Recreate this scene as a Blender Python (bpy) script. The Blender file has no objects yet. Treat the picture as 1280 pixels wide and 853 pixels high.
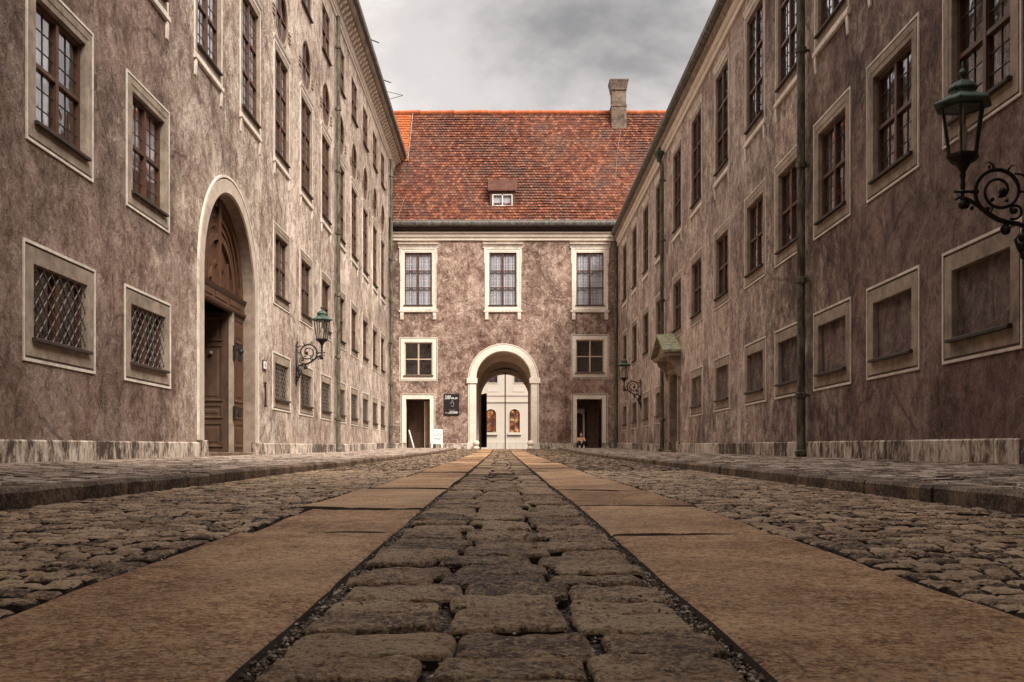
import bpy, math, random
import numpy as np
from mathutils import Vector, Matrix
R = math.radians
C = bpy.context.scene.collection
S = bpy.context.scene
random.seed(7)
rng = np.random.default_rng(11)

# ------------------------------------------------------------------ camera
F_PX = 1230.0
cd = bpy.data.cameras.new('camera')
cd.sensor_width = 36.0
cd.lens = 36.0 * F_PX / 1280.0
cd.shift_y = 0.1106
cd.clip_start = 0.05
cd.clip_end = 2000
cam = bpy.data.objects.new('camera', cd)
cam.rotation_euler = (R(90), 0, 0)
C.objects.link(cam)
S.camera = cam

# ------------------------------------------------------------------ world, sun, exposure
SUN_EL, SUN_AZ = 48.0, 145.0        # azimuth clockwise from +Y (north): behind the camera, to the right
w = bpy.data.worlds.new('World'); S.world = w; w.use_nodes = True
nt = w.node_tree; nt.nodes.clear()
def N(t, kind, **kw):
    n = t.nodes.new(kind)
    for k, v in kw.items():
        if k in ('loc',): continue
        setattr(n, k, v)
    return n
def L(t, a, b): t.links.new(a, b)
sky = N(nt, 'ShaderNodeTexSky', sky_type='NISHITA', sun_disc=False)
sky.sun_elevation = R(SUN_EL); sky.sun_rotation = R(SUN_AZ)
tc = N(nt, 'ShaderNodeTexCoord')
sep = N(nt, 'ShaderNodeSeparateXYZ'); L(nt, tc.outputs['Generated'], sep.inputs[0])
def wm(op, a, b=None, c=None, clamp=False):
    n = N(nt, 'ShaderNodeMath', operation=op, use_clamp=clamp)
    for i, v in enumerate((a, b, c)):
        if v is None: continue
        if isinstance(v, (int, float)): n.inputs[i].default_value = v
        else: L(nt, v, n.inputs[i])
    return n.outputs[0]
zc = wm('MAXIMUM', sep.outputs[2], 0.02)
zz = wm('ADD', zc, 0.22)
cu = wm('DIVIDE', sep.outputs[0], zz); cv = wm('DIVIDE', sep.outputs[1], zz)
cmb = N(nt, 'ShaderNodeCombineXYZ'); L(nt, cu, cmb.inputs[0]); L(nt, cv, cmb.inputs[1])
def wnoise(scale, detail, rough, off, dist=0.0):
    mp = N(nt, 'ShaderNodeMapping'); L(nt, cmb.outputs[0], mp.inputs[0])
    mp.inputs['Location'].default_value = off
    n = N(nt, 'ShaderNodeTexNoise'); L(nt, mp.outputs[0], n.inputs['Vector'])
    n.inputs['Scale'].default_value = scale; n.inputs['Detail'].default_value = detail
    n.inputs['Roughness'].default_value = rough; n.inputs['Distortion'].default_value = dist
    return n.outputs['Fac']
CLOUD_OFF = (-9.29, -3.27, 0.0)
c1 = wnoise(1.15, 8, 0.55, CLOUD_OFF, 0.35)
cr = N(nt, 'ShaderNodeValToRGB'); L(nt, c1, cr.inputs[0])
cr.color_ramp.interpolation = 'EASE'
cr.color_ramp.elements[0].position = 0.30; cr.color_ramp.elements[0].color = (0.19, 0.181, 0.174, 1)
cr.color_ramp.elements[1].position = 0.60; cr.color_ramp.elements[1].color = (0.80, 0.735, 0.695, 1)
e = cr.color_ramp.elements.new(0.47); e.color = (0.50, 0.46, 0.435, 1)
# an overcast sky is brighter towards the zenith than near the horizon
mr = N(nt, 'ShaderNodeMapRange', interpolation_type='SMOOTHSTEP')
L(nt, sep.outputs[2], mr.inputs[0])
mr.inputs[1].default_value = 0.40; mr.inputs[2].default_value = 0.85
mr.inputs[3].default_value = 3.35; mr.inputs[4].default_value = 11.0
vm = N(nt, 'ShaderNodeVectorMath', operation='SCALE')
L(nt, cr.outputs[0], vm.inputs[0]); L(nt, mr.outputs[0], vm.inputs['Scale'])
mx = N(nt, 'ShaderNodeMix', data_type='RGBA'); mx.inputs[0].default_value = 0.97
L(nt, sky.outputs[0], mx.inputs[6]); L(nt, vm.outputs[0], mx.inputs[7])
bg = N(nt, 'ShaderNodeBackground'); bg.inputs[1].default_value = 0.1
L(nt, mx.outputs[2], bg.inputs[0])
wo = N(nt, 'ShaderNodeOutputWorld'); L(nt, bg.outputs[0], wo.inputs[0])

sd = bpy.data.lights.new('sun', 'SUN'); sd.energy = 1.5; sd.angle = R(24); sd.color = (1.0, 0.93, 0.85)
sun = bpy.data.objects.new('sun', sd); C.objects.link(sun)
sdir = Vector((math.sin(R(SUN_AZ)) * math.cos(R(SUN_EL)), math.cos(R(SUN_AZ)) * math.cos(R(SUN_EL)), math.sin(R(SUN_EL))))
sun.rotation_euler = sdir.to_track_quat('Z', 'Y').to_euler()
S.view_settings.view_transform = 'Standard'
S.view_settings.look = 'None'
S.view_settings.gamma = 1.0
S.view_settings.use_curve_mapping = False
S.view_settings.exposure = 2.2

# ------------------------------------------------------------------ materials
class Mat:
    def __init__(s, name):
        s.m = bpy.data.materials.new(name); s.m.use_nodes = True
        s.t = s.m.node_tree
        s.b = s.t.nodes['Principled BSDF']
        s.b.inputs['Specular IOR Level'].default_value = 0.25
        s.geo = None
    def pos(s, scale=(1, 1, 1), obj=False):
        if obj: src = N(s.t, 'ShaderNodeTexCoord').outputs['Object']
        else: src = N(s.t, 'ShaderNodeNewGeometry').outputs['Position']
        mp = N(s.t, 'ShaderNodeMapping'); L(s.t, src, mp.inputs[0]); mp.inputs['Scale'].default_value = scale
        return mp.outputs[0]
    def noise(s, vec, scale, detail=4, rough=0.6, dist=0.0):
        n = N(s.t, 'ShaderNodeTexNoise'); L(s.t, vec, n.inputs['Vector'])
        n.inputs['Scale'].default_value = scale; n.inputs['Detail'].default_value = detail
        n.inputs['Roughness'].default_value = rough; n.inputs['Distortion'].default_value = dist
        return n.outputs['Fac']
    def voro(s, vec, scale, feature='F1', out='Distance'):
        n = N(s.t, 'ShaderNodeTexVoronoi', feature=feature); L(s.t, vec, n.inputs['Vector'])
        n.inputs['Scale'].default_value = scale
        return n.outputs[out]
    def math(s, op, a, b=None, c=None, clamp=False):
        n = N(s.t, 'ShaderNodeMath', operation=op, use_clamp=clamp)
        for i, v in enumerate((a, b, c)):
            if v is None: continue
            if isinstance(v, (int, float)): n.inputs[i].default_value = v
            else: L(s.t, v, n.inputs[i])
        return n.outputs[0]
    def ramp(s, fac, stops, interp='LINEAR'):
        n = N(s.t, 'ShaderNodeValToRGB'); L(s.t, fac, n.inputs[0]); cr = n.color_ramp; cr.interpolation = interp
        while len(cr.elements) < len(stops): cr.elements.new(0.5)
        for el, (p, c) in zip(cr.elements, stops):
            el.position = p
            el.color = (c, c, c, 1) if isinstance(c, (int, float)) else (*c, 1)
        return n.outputs[0]
    def mix(s, fac, a, b, blend='MIX'):
        n = N(s.t, 'ShaderNodeMix', data_type='RGBA', blend_type=blend)
        for sock, v in ((n.inputs[0], fac), (n.inputs[6], a), (n.inputs[7], b)):
            if isinstance(v, (int, float)): sock.default_value = v
            elif isinstance(v, tuple): sock.default_value = (*v, 1)
            else: L(s.t, v, sock)
        return n.outputs[2]
    def island(s): return N(s.t, 'ShaderNodeNewGeometry').outputs['Random Per Island']
    def objrand(s): return N(s.t, 'ShaderNodeObjectInfo').outputs['Random']
    def col(s, v):
        if isinstance(v, tuple): s.b.inputs['Base Color'].default_value = (*v, 1)
        else: L(s.t, v, s.b.inputs['Base Color'])
        return s
    def rough(s, v):
        if isinstance(v, (int, float)): s.b.inputs['Roughness'].default_value = v
        else: L(s.t, v, s.b.inputs['Roughness'])
        return s
    def bump(s, h, strength=0.5, dist=0.02):
        n = N(s.t, 'ShaderNodeBump'); n.inputs['Strength'].default_value = strength; n.inputs['Distance'].default_value = dist
        L(s.t, h, n.inputs['Height']); L(s.t, n.outputs[0], s.b.inputs['Normal']); return s

def plaster(name, stops, peel, wet, near_dark_to):
    m = Mat(name)
    p = m.pos(); ps = m.pos((4.5, 4.5, 0.40)); pt = m.pos((1.0, 1.0, 0.82))
    big = m.noise(p, 0.28, 5, 0.6); mid = m.noise(pt, 1.7, 8, 0.70, 0.6); fine = m.noise(pt, 5.5, 8, 0.74, 0.8); st = m.noise(ps, 1.0, 5, 0.6)
    tr = m.noise(pt, 13.0, 5, 0.7, 0.7)
    v = m.math('ADD', m.math('MULTIPLY', big, 0.34), m.math('MULTIPLY', mid, 0.40))
    v = m.math('ADD', v, m.math('MULTIPLY', st, 0.12)); v = m.math('ADD', v, m.math('MULTIPLY', fine, 0.46)); v = m.math('ADD', v, m.math('MULTIPLY', tr, 0.22))
    v = m.math('MULTIPLY', v, 1 / 1.64)
    v = m.math('MULTIPLY_ADD', m.math('SUBTRACT', v, 0.5), 3.0, 0.5)
    base = m.ramp(v, stops)
    lf = m.ramp(m.noise(pt, 3.4, 9, 0.78, 0.7), [(0.53, 0.0), (0.60, 1.0)]); df = m.ramp(m.noise(pt, 2.6, 9, 0.76, 0.8), [(0.38, 1.0), (0.47, 0.0)])
    base = m.mix(m.math('MULTIPLY', lf, 0.46), base, peel); base = m.mix(m.math('MULTIPLY', df, 0.66), base, (0.42, 0.35, 0.35), 'MULTIPLY')
    # patch repairs of slightly different render, with uneven borders, and hairline cracks
    wv = N(m.t, 'ShaderNodeTexNoise'); L(m.t, p, wv.inputs['Vector']); wv.inputs['Scale'].default_value = 1.1; wv.inputs['Detail'].default_value = 5
    wp_ = N(m.t, 'ShaderNodeMix', data_type='VECTOR'); wp_.inputs[0].default_value = 0.35; L(m.t, p, wp_.inputs[4]); L(m.t, wv.outputs['Color'], wp_.inputs[5])
    cell = m.ramp(m.voro(wp_.outputs[1], 0.55, 'F1', 'Color'), [(0.2, 0.80), (0.8, 1.14)])
    base = m.mix(0.8, base, cell, 'MULTIPLY')
    crk = m.ramp(m.voro(wp_.outputs[1], 0.42, 'DISTANCE_TO_EDGE'), [(0.0, 1.0), (0.010, 0.0)])
    ck = m.ramp(m.noise(p, 0.5, 2, 0.5), [(0.52, 0.0), (0.58, 1.0)])
    base = m.mix(m.math('MULTIPLY', m.math('MULTIPLY', crk, ck), 0.7), base, (0.06, 0.042, 0.035))
    # flaked lime patches and damp stains with outlines of their own, commonest low on the wall
    sep = N(m.t, 'ShaderNodeSeparateXYZ'); L(m.t, p, sep.inputs[0])
    hgt = N(m.t, 'ShaderNodeMapRange'); L(m.t, sep.outputs[2], hgt.inputs[0])
    hgt.inputs[1].default_value = 0.2; hgt.inputs[2].default_value = 3.4; hgt.inputs[3].default_value = 0.10; hgt.inputs[4].default_value = -0.02
    pn = m.math('ADD', m.noise(pt, 1.3, 8, 0.74, 0.8), m.math('MULTIPLY', hgt.outputs[0], 0.5))
    pm = m.ramp(pn, [(0.52, 0.0), (0.66, 1.0)])
    fl = m.ramp(m.noise(pt, 11.0, 6, 0.72, 1.8), [(0.47, 0.0), (0.58, 1.0)])
    base = m.mix(m.math('MULTIPLY', m.math('MULTIPLY', pm, fl), 0.75), base, peel)
    wn = m.math('ADD', m.noise(p, 0.62, 6, 0.62, 0.5), m.math('MULTIPLY', hgt.outputs[0], 1.0))
    wmask = m.ramp(wn, [(0.50, 0.0), (0.64, 1.0)])
    base = m.mix(m.math('MULTIPLY', wmask, 0.75), base, wet, 'MULTIPLY')
    if near_dark_to:      # near bays darkened in the colour itself, painting their shade (ragged border)
        oy = m.math('ADD', m.math('MULTIPLY', m.math('SUBTRACT', near_dark_to, sep.outputs[1]), 0.055), m.math('MULTIPLY', m.math('SUBTRACT', m.noise(p, 0.22, 7, 0.66, 0.6), 0.5), 2.6))
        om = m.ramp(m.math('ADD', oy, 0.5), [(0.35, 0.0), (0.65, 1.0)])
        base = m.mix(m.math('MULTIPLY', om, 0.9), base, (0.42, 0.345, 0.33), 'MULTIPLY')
    m.col(base).rough(0.92)
    h = m.math('ADD', m.math('MULTIPLY', fine, 0.9), m.math('MULTIPLY', mid, 0.8)); h = m.math('ADD', h, m.math('MULTIPLY', tr, 0.45))
    m.bump(h, 0.9, 0.10)
    return m.m
M = {}
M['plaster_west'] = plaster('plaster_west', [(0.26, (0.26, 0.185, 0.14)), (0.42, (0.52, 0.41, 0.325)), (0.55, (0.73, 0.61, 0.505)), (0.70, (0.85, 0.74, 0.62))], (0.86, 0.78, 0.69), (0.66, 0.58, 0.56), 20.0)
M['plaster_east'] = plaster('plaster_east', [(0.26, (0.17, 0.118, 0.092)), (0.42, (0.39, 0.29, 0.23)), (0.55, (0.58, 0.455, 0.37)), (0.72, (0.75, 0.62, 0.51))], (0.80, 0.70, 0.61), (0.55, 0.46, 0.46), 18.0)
M['plaster_end'] = plaster('plaster_end', [(0.26, (0.14, 0.085, 0.064)), (0.43, (0.31, 0.208, 0.160)), (0.55, (0.45, 0.325, 0.255)), (0.72, (0.64, 0.51, 0.41))], (0.66, 0.54, 0.45), (0.55, 0.44, 0.44), 0.0)

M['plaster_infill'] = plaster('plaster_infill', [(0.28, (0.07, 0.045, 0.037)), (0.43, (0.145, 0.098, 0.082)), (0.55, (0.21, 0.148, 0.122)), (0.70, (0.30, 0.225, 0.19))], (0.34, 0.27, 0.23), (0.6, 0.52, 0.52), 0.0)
def simple(name, c, rough=0.8, var=0.25, scale=6.0, bump=0.3, dist=0.01, metallic=0.0, streak=False):
    m = Mat(name); p = m.pos((1, 1, 0.5) if streak else (1, 1, 1))
    n = m.noise(p, scale, 7, 0.68, 0.3); n2 = m.noise(p, scale * 0.2, 4, 0.6)
    f = m.math('ADD', m.math('MULTIPLY', n, 0.6), m.math('MULTIPLY', n2, 0.4))
    lo = tuple(x * (1 - var) for x in c); hi = tuple(min(1, x * (1 + var)) for x in c)
    m.col(m.ramp(f, [(0.33, lo), (0.66, hi)])).rough(rough).bump(n, bump, dist)
    m.b.inputs['Metallic'].default_value = metallic
    return m.m
M['trim'] = simple('limestone_trim', (0.27, 0.212, 0.162), 0.85, 0.55, 5, 0.4, 0.008)
M['trim_white'] = simple('whitewash_line', (0.60, 0.53, 0.45), 0.85, 0.38, 6, 0.2, 0.004)
M['trim_mid'] = simple('portal_stone', (0.46, 0.38, 0.30), 0.85, 0.30, 5, 0.4, 0.006)
M['trim_end'] = simple('white_window_stone', (0.68, 0.60, 0.505), 0.85, 0.22, 10, 0.2, 0.005)
M['jamb'] = simple('weathered_jamb', (0.22, 0.165, 0.125), 0.9, 0.4, 6, 0.5, 0.01)
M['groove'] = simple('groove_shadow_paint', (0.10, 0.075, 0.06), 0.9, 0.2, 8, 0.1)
M['wood_dark'] = simple('dark_brown_wood', (0.085, 0.042, 0.026), 0.5, 0.35, 9, 0.2, 0.003)
M['wood_door'] = simple('oak_door_wood', (0.080, 0.038, 0.021), 0.45, 0.45, 7, 0.35, 0.004, streak=True)
M['wood_shade'] = simple('old_oak_leaf', (0.075, 0.042, 0.027), 0.55, 0.45, 7, 0.3, 0.004, streak=True)
M['wood_pale'] = simple('pale_window_wood', (0.46, 0.36, 0.25), 0.6, 0.2, 9, 0.2, 0.003)
M['iron'] = simple('wrought_iron', (0.018, 0.015, 0.013), 0.5, 0.4, 30, 0.5, 0.003)
M['grille'] = simple('grille_bars', (0.19, 0.165, 0.145), 0.5, 0.3, 20, 0.2, 0.002, 0.3)
M['lead'] = simple('lead_came', (0.05, 0.045, 0.042), 0.6, 0.2, 20, 0.1)
M['sill_dark'] = simple('tarred_sill', (0.05, 0.036, 0.03), 0.7, 0.4, 12, 0.4, 0.006)
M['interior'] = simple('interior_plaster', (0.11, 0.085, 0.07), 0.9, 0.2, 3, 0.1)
M['soffit'] = simple('tunnel_plaster', (0.72, 0.60, 0.50), 0.9, 0.25, 2, 0.3)
M['zinc'] = simple('weathered_zinc', (0.13, 0.125, 0.12), 0.45, 0.3, 5, 0.15, 0.003, 0.4)
M['white_paint'] = simple('white_paint', (0.75, 0.72, 0.68), 0.6, 0.08, 12, 0.1)
M['black_panel'] = simple('black_panel', (0.018, 0.016, 0.015), 0.4, 0.2, 8, 0.05)
M['bulb'] = simple('milk_glass_bulb', (0.6, 0.55, 0.45), 0.3, 0.05, 8, 0.0)
M['cloth_dark'] = simple('dark_trousers', (0.02, 0.02, 0.03), 0.9, 0.2, 30, 0.2)
M['cloth_peach'] = simple('peach_shirt', (0.80, 0.42, 0.28), 0.9, 0.15, 20, 0.2)
M['skin'] = simple('skin', (0.62, 0.38, 0.28), 0.6, 0.08, 20, 0.05)
M['hair'] = simple('dark_hair', (0.05, 0.03, 0.02), 0.7, 0.3, 40, 0.3)
M['court'] = simple('sunlit_cream_facade', (0.42, 0.37, 0.31), 0.9, 0.06, 1.5, 0.1)
M['court_trim'] = simple('court_grey_trim', (0.45, 0.40, 0.35), 0.9, 0.1, 3, 0.1)
M['chimney'] = simple('sooty_chimney_brick', (0.13, 0.095, 0.072), 0.9, 0.8, 5, 0.5, 0.02)
# copper pipe / lamp patina
def patina(name, dark, green, lo, hi):
    m = Mat(name); p = m.pos((1, 1, 0.25)); n = m.noise(p, 9, 6, 0.7, 0.4)
    m.col(m.ramp(n, [(lo, dark), (hi, green)])).rough(0.6).bump(n, 0.25, 0.004); return m.m
M['pipe'] = patina('weathered_copper_pipe', (0.05, 0.037, 0.026), (0.17, 0.17, 0.115), 0.42, 0.66)
M['verdigris'] = patina('verdigris_copper', (0.03, 0.042, 0.034), (0.11, 0.175, 0.14), 0.38, 0.70)
M['gutter'] = patina('old_gutter', (0.06, 0.05, 0.045), (0.19, 0.19, 0.16), 0.40, 0.70)
# plinth stone: pale blocks, blotched
m = Mat('plinth_stone'); p = m.pos((1, 1, 0.45)); n = m.noise(p, 5, 8, 0.75, 0.6); n2 = m.noise(p, 16, 6, 0.7)
isl = m.island()
f = m.math('ADD', m.math('ADD', m.math('MULTIPLY', n, 0.7), m.math('MULTIPLY', n2, 0.3)), m.math('MULTIPLY', m.math('SUBTRACT', isl, 0.5), 0.13)); f = m.math('MULTIPLY_ADD', m.math('SUBTRACT', f, 0.52), 2.0, 0.5)
m.col(m.ramp(f, [(0.36, (0.07, 0.05, 0.038)), (0.47, (0.26, 0.20, 0.155)), (0.58, (0.50, 0.42, 0.34)), (0.7, (0.62, 0.54, 0.45))])).rough(0.9).bump(n2, 0.6, 0.015); M['plinth'] = m.m
# setts, slabs, kerb: granite
def granite(name, stops, isl_amt, grain=90, gold=0.35, bump=0.8, dist=0.006, rough=0.62):
    m = Mat(name); p = m.pos()
    g1 = m.noise(p, grain, 5, 0.75); g2 = m.noise(p, grain * 0.22, 6, 0.7); g3 = m.noise(p, 2.2, 6, 0.66)
    g4 = m.noise(p, grain * 0.5, 4, 0.7, 0.5)
    g5 = m.noise(p, 11, 6, 0.72, 0.4)
    f = m.math('ADD', m.math('MULTIPLY', g1, 0.20), m.math('MULTIPLY', g2, 0.22)); f = m.math('ADD', f, m.math('MULTIPLY', g3, 0.20)); f = m.math('ADD', f, m.math('MULTIPLY', g4, 0.26)); f = m.math('ADD', f, m.math('MULTIPLY', g5, 0.18))
    f = m.math('ADD', f, m.math('MULTIPLY', m.math('SUBTRACT', m.island(), 0.5), isl_amt))
    f = m.math('MULTIPLY_ADD', m.math('SUBTRACT', f, 0.5), 3.7, 0.5)
    c = m.ramp(f, stops)
    stn = m.ramp(m.noise(p, 0.9, 7, 0.7, 0.6), [(0.44, 1.0), (0.56, 0.0)])
    c = m.mix(m.math('MULTIPLY', stn, 0.55), c, (0.50, 0.44, 0.42), 'MULTIPLY')
    sp = m.ramp(m.noise(p, grain * 0.8, 2, 0.5), [(0.57, 0.0), (0.63, 1.0)])
    c = m.mix(m.math('MULTIPLY', sp, gold), c, (0.72, 0.53, 0.31))
    dk = m.ramp(m.noise(p, grain * 0.7, 3, 0.6), [(0.37, 1.0), (0.44, 0.0)])
    c = m.mix(m.math('MULTIPLY', dk, 0.7), c, (0.035, 0.022, 0.016))
    h = m.math('ADD', m.math('MULTIPLY', g2, 1.0), m.math('MULTIPLY', g1, 0.45))
    m.col(c).rough(rough).bump(h, bump, dist); return m.m
M['sett'] = granite('granite_sett', [(0.25, (0.050, 0.028, 0.017)), (0.44, (0.21, 0.125, 0.070)), (0.56, (0.42, 0.27, 0.155)), (0.74, (0.70, 0.50, 0.31))], 0.09, 110, 0.65, 1.0, 0.055, 0.5)
M['cobble'] = granite('cobble_stone', [(0.27, (0.045, 0.027, 0.017)), (0.44, (0.19, 0.116, 0.070)), (0.56, (0.38, 0.248, 0.152)), (0.74, (0.66, 0.48, 0.31))], 0.14, 100, 0.5, 1.0, 0.030, 0.45)
M['slab'] = granite('track_slab_granite', [(0.22, (0.070, 0.029, 0.013)), (0.42, (0.25, 0.114, 0.050)), (0.56, (0.45, 0.232, 0.108)), (0.76, (0.74, 0.48, 0.27))], 0.10, 110, 0.6, 1.0, 0.030)
M['paver'] = granite('pavement_block', [(0.34, (0.12, 0.088, 0.068)), (0.48, (0.26, 0.20, 0.155)), (0.58, (0.37, 0.29, 0.23)), (0.70, (0.47, 0.38, 0.31))], 0.18, 60, 0.2, 0.9, 0.015)
M['kerb'] = granite('kerb_granite', [(0.30, (0.030, 0.020, 0.014)), (0.48, (0.085, 0.055, 0.037)), (0.60, (0.15, 0.10, 0.068)), (0.74, (0.28, 0.20, 0.14))], 0.10, 70, 0.2, 1.0, 0.02)
m = Mat('joint_grit'); p = m.pos(); v = m.voro(p, 90, 'F1', 'Color'); d = m.voro(p, 90)
m.col(m.ramp(v, [(0.1, (0.015, 0.011, 0.008)), (0.6, (0.05, 0.036, 0.028)), (1.0, (0.22, 0.18, 0.145))])).rough(0.95).bump(d, 1.0, 0.01); M['grit'] = m.m
m = Mat('grit_pebble'); m.col(m.ramp(m.island(), [(0.0, (0.05, 0.036, 0.027)), (0.6, (0.19, 0.14, 0.105)), (1.0, (0.55, 0.48, 0.40))])).rough(0.8); M['pebble'] = m.m
M['rim_shade'] = simple('joint_shade', (0.040, 0.027, 0.019), 0.95, 0.4, 40, 0.3)  # painted-in shade for stone rims and risers, darkening the joints
m = Mat('earth'); p = m.pos(); n = m.noise(p, 2, 6, 0.7); m.col(m.ramp(n, [(0.3, (0.10, 0.07, 0.05)), (0.7, (0.24, 0.18, 0.13))])).rough(0.95).bump(n, 0.5, 0.03); M['ground'] = m.m
# roof tiles
def tiles(name, stops, moss):
    m = Mat(name); p = m.pos(); n = m.noise(p, 0.55, 7, 0.7, 0.6); n2 = m.noise(p, 5, 4, 0.7)
    f = m.math('ADD', m.math('MULTIPLY', m.island(), 0.36), m.math('MULTIPLY', n2, 0.3)); f = m.math('ADD', f, m.math('MULTIPLY', n, 0.44))
    c = m.ramp(f, stops)
    dirt = m.ramp(m.math('ADD', m.math('MULTIPLY', n, 0.7), m.math('MULTIPLY', n2, 0.3)), [(0.47, 0.0), (0.60, 1.0)])
    c = m.mix(m.math('MULTIPLY', dirt, moss), c, (0.06, 0.038, 0.03))
    m.col(c).rough(0.85).bump(n2, 0.3, 0.01); return m.m
M['tile'] = tiles('old_red_tile', [(0.28, (0.035, 0.014, 0.009)), (0.44, (0.090, 0.026, 0.014)), (0.60, (0.145, 0.045, 0.022)), (0.78, (0.26, 0.105, 0.055))], 0.85)
M['tile_new'] = tiles('new_orange_tile', [(0.2, (0.25, 0.062, 0.018)), (0.8, (0.37, 0.105, 0.032))], 0.1)
# window glass: thin pane, mirror reflection by angle
m = bpy.data.materials.new('window_glass'); m.use_nodes = True; t = m.node_tree; t.nodes.clear()
gl = N(t, 'ShaderNodeBsdfGlossy'); gl.inputs['Roughness'].default_value = 0.03; gl.inputs['Color'].default_value = (0.95, 0.93, 0.95, 1)
tr = N(t, 'ShaderNodeBsdfTransparent'); tr.inputs[0].default_value = (0.97, 0.97, 0.98, 1)
lw = N(t, 'ShaderNodeLayerWeight'); lw.inputs[0].default_value = 0.5; fr = N(t, 'ShaderNodeMath', operation='POWER'); L(t, lw.outputs['Facing'], fr.inputs[0]); fr.inputs[1].default_value = 3.2
ad = N(t, 'ShaderNodeMath', operation='MULTIPLY_ADD'); L(t, fr.outputs[0], ad.inputs[0]); ad.inputs[1].default_value = 0.8; ad.inputs[2].default_value = 0.09
ns = N(t, 'ShaderNodeTexNoise'); ns.inputs['Scale'].default_value = 2.5; gp = N(t, 'ShaderNodeNewGeometry'); L(t, gp.outputs['Position'], ns.inputs['Vector'])
bp = N(t, 'ShaderNodeBump'); bp.inputs['Strength'].default_value = 0.25; bp.inputs['Distance'].default_value = 0.03; L(t, ns.outputs[0], bp.inputs['Height']); L(t, bp.outputs[0], gl.inputs['Normal'])
ms = N(t, 'ShaderNodeMixShader'); L(t, ad.outputs[0], ms.inputs[0]); L(t, tr.outputs[0], ms.inputs[1]); L(t, gl.outputs[0], ms.inputs[2])
o = N(t, 'ShaderNodeOutputMaterial'); L(t, ms.outputs[0], o.inputs[0]); M['glass'] = m
m = Mat('net_curtain'); p = m.pos((1, 1, 0.02)); n = m.noise(p, 9, 4, 0.6); m.col(m.ramp(n, [(0.35, (0.34, 0.33, 0.34)), (0.6, (0.54, 0.54, 0.57))])).rough(0.9); M['curtain'] = m.m
m = Mat('lit_shop_window'); p = m.pos(); n = m.noise(p, 2.6, 3, 0.6)
c = m.ramp(n, [(0.40, (0.03, 0.02, 0.015)), (0.50, (0.30, 0.04, 0.015)), (0.56, (0.6, 0.16, 0.04)), (0.68, (1.0, 0.7, 0.3))])
m.col((0.02, 0.015, 0.01)); L(m.t, c, m.b.inputs['Emission Color']); m.b.inputs['Emission Strength'].default_value = 0.16; M['lit'] = m.m

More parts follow.
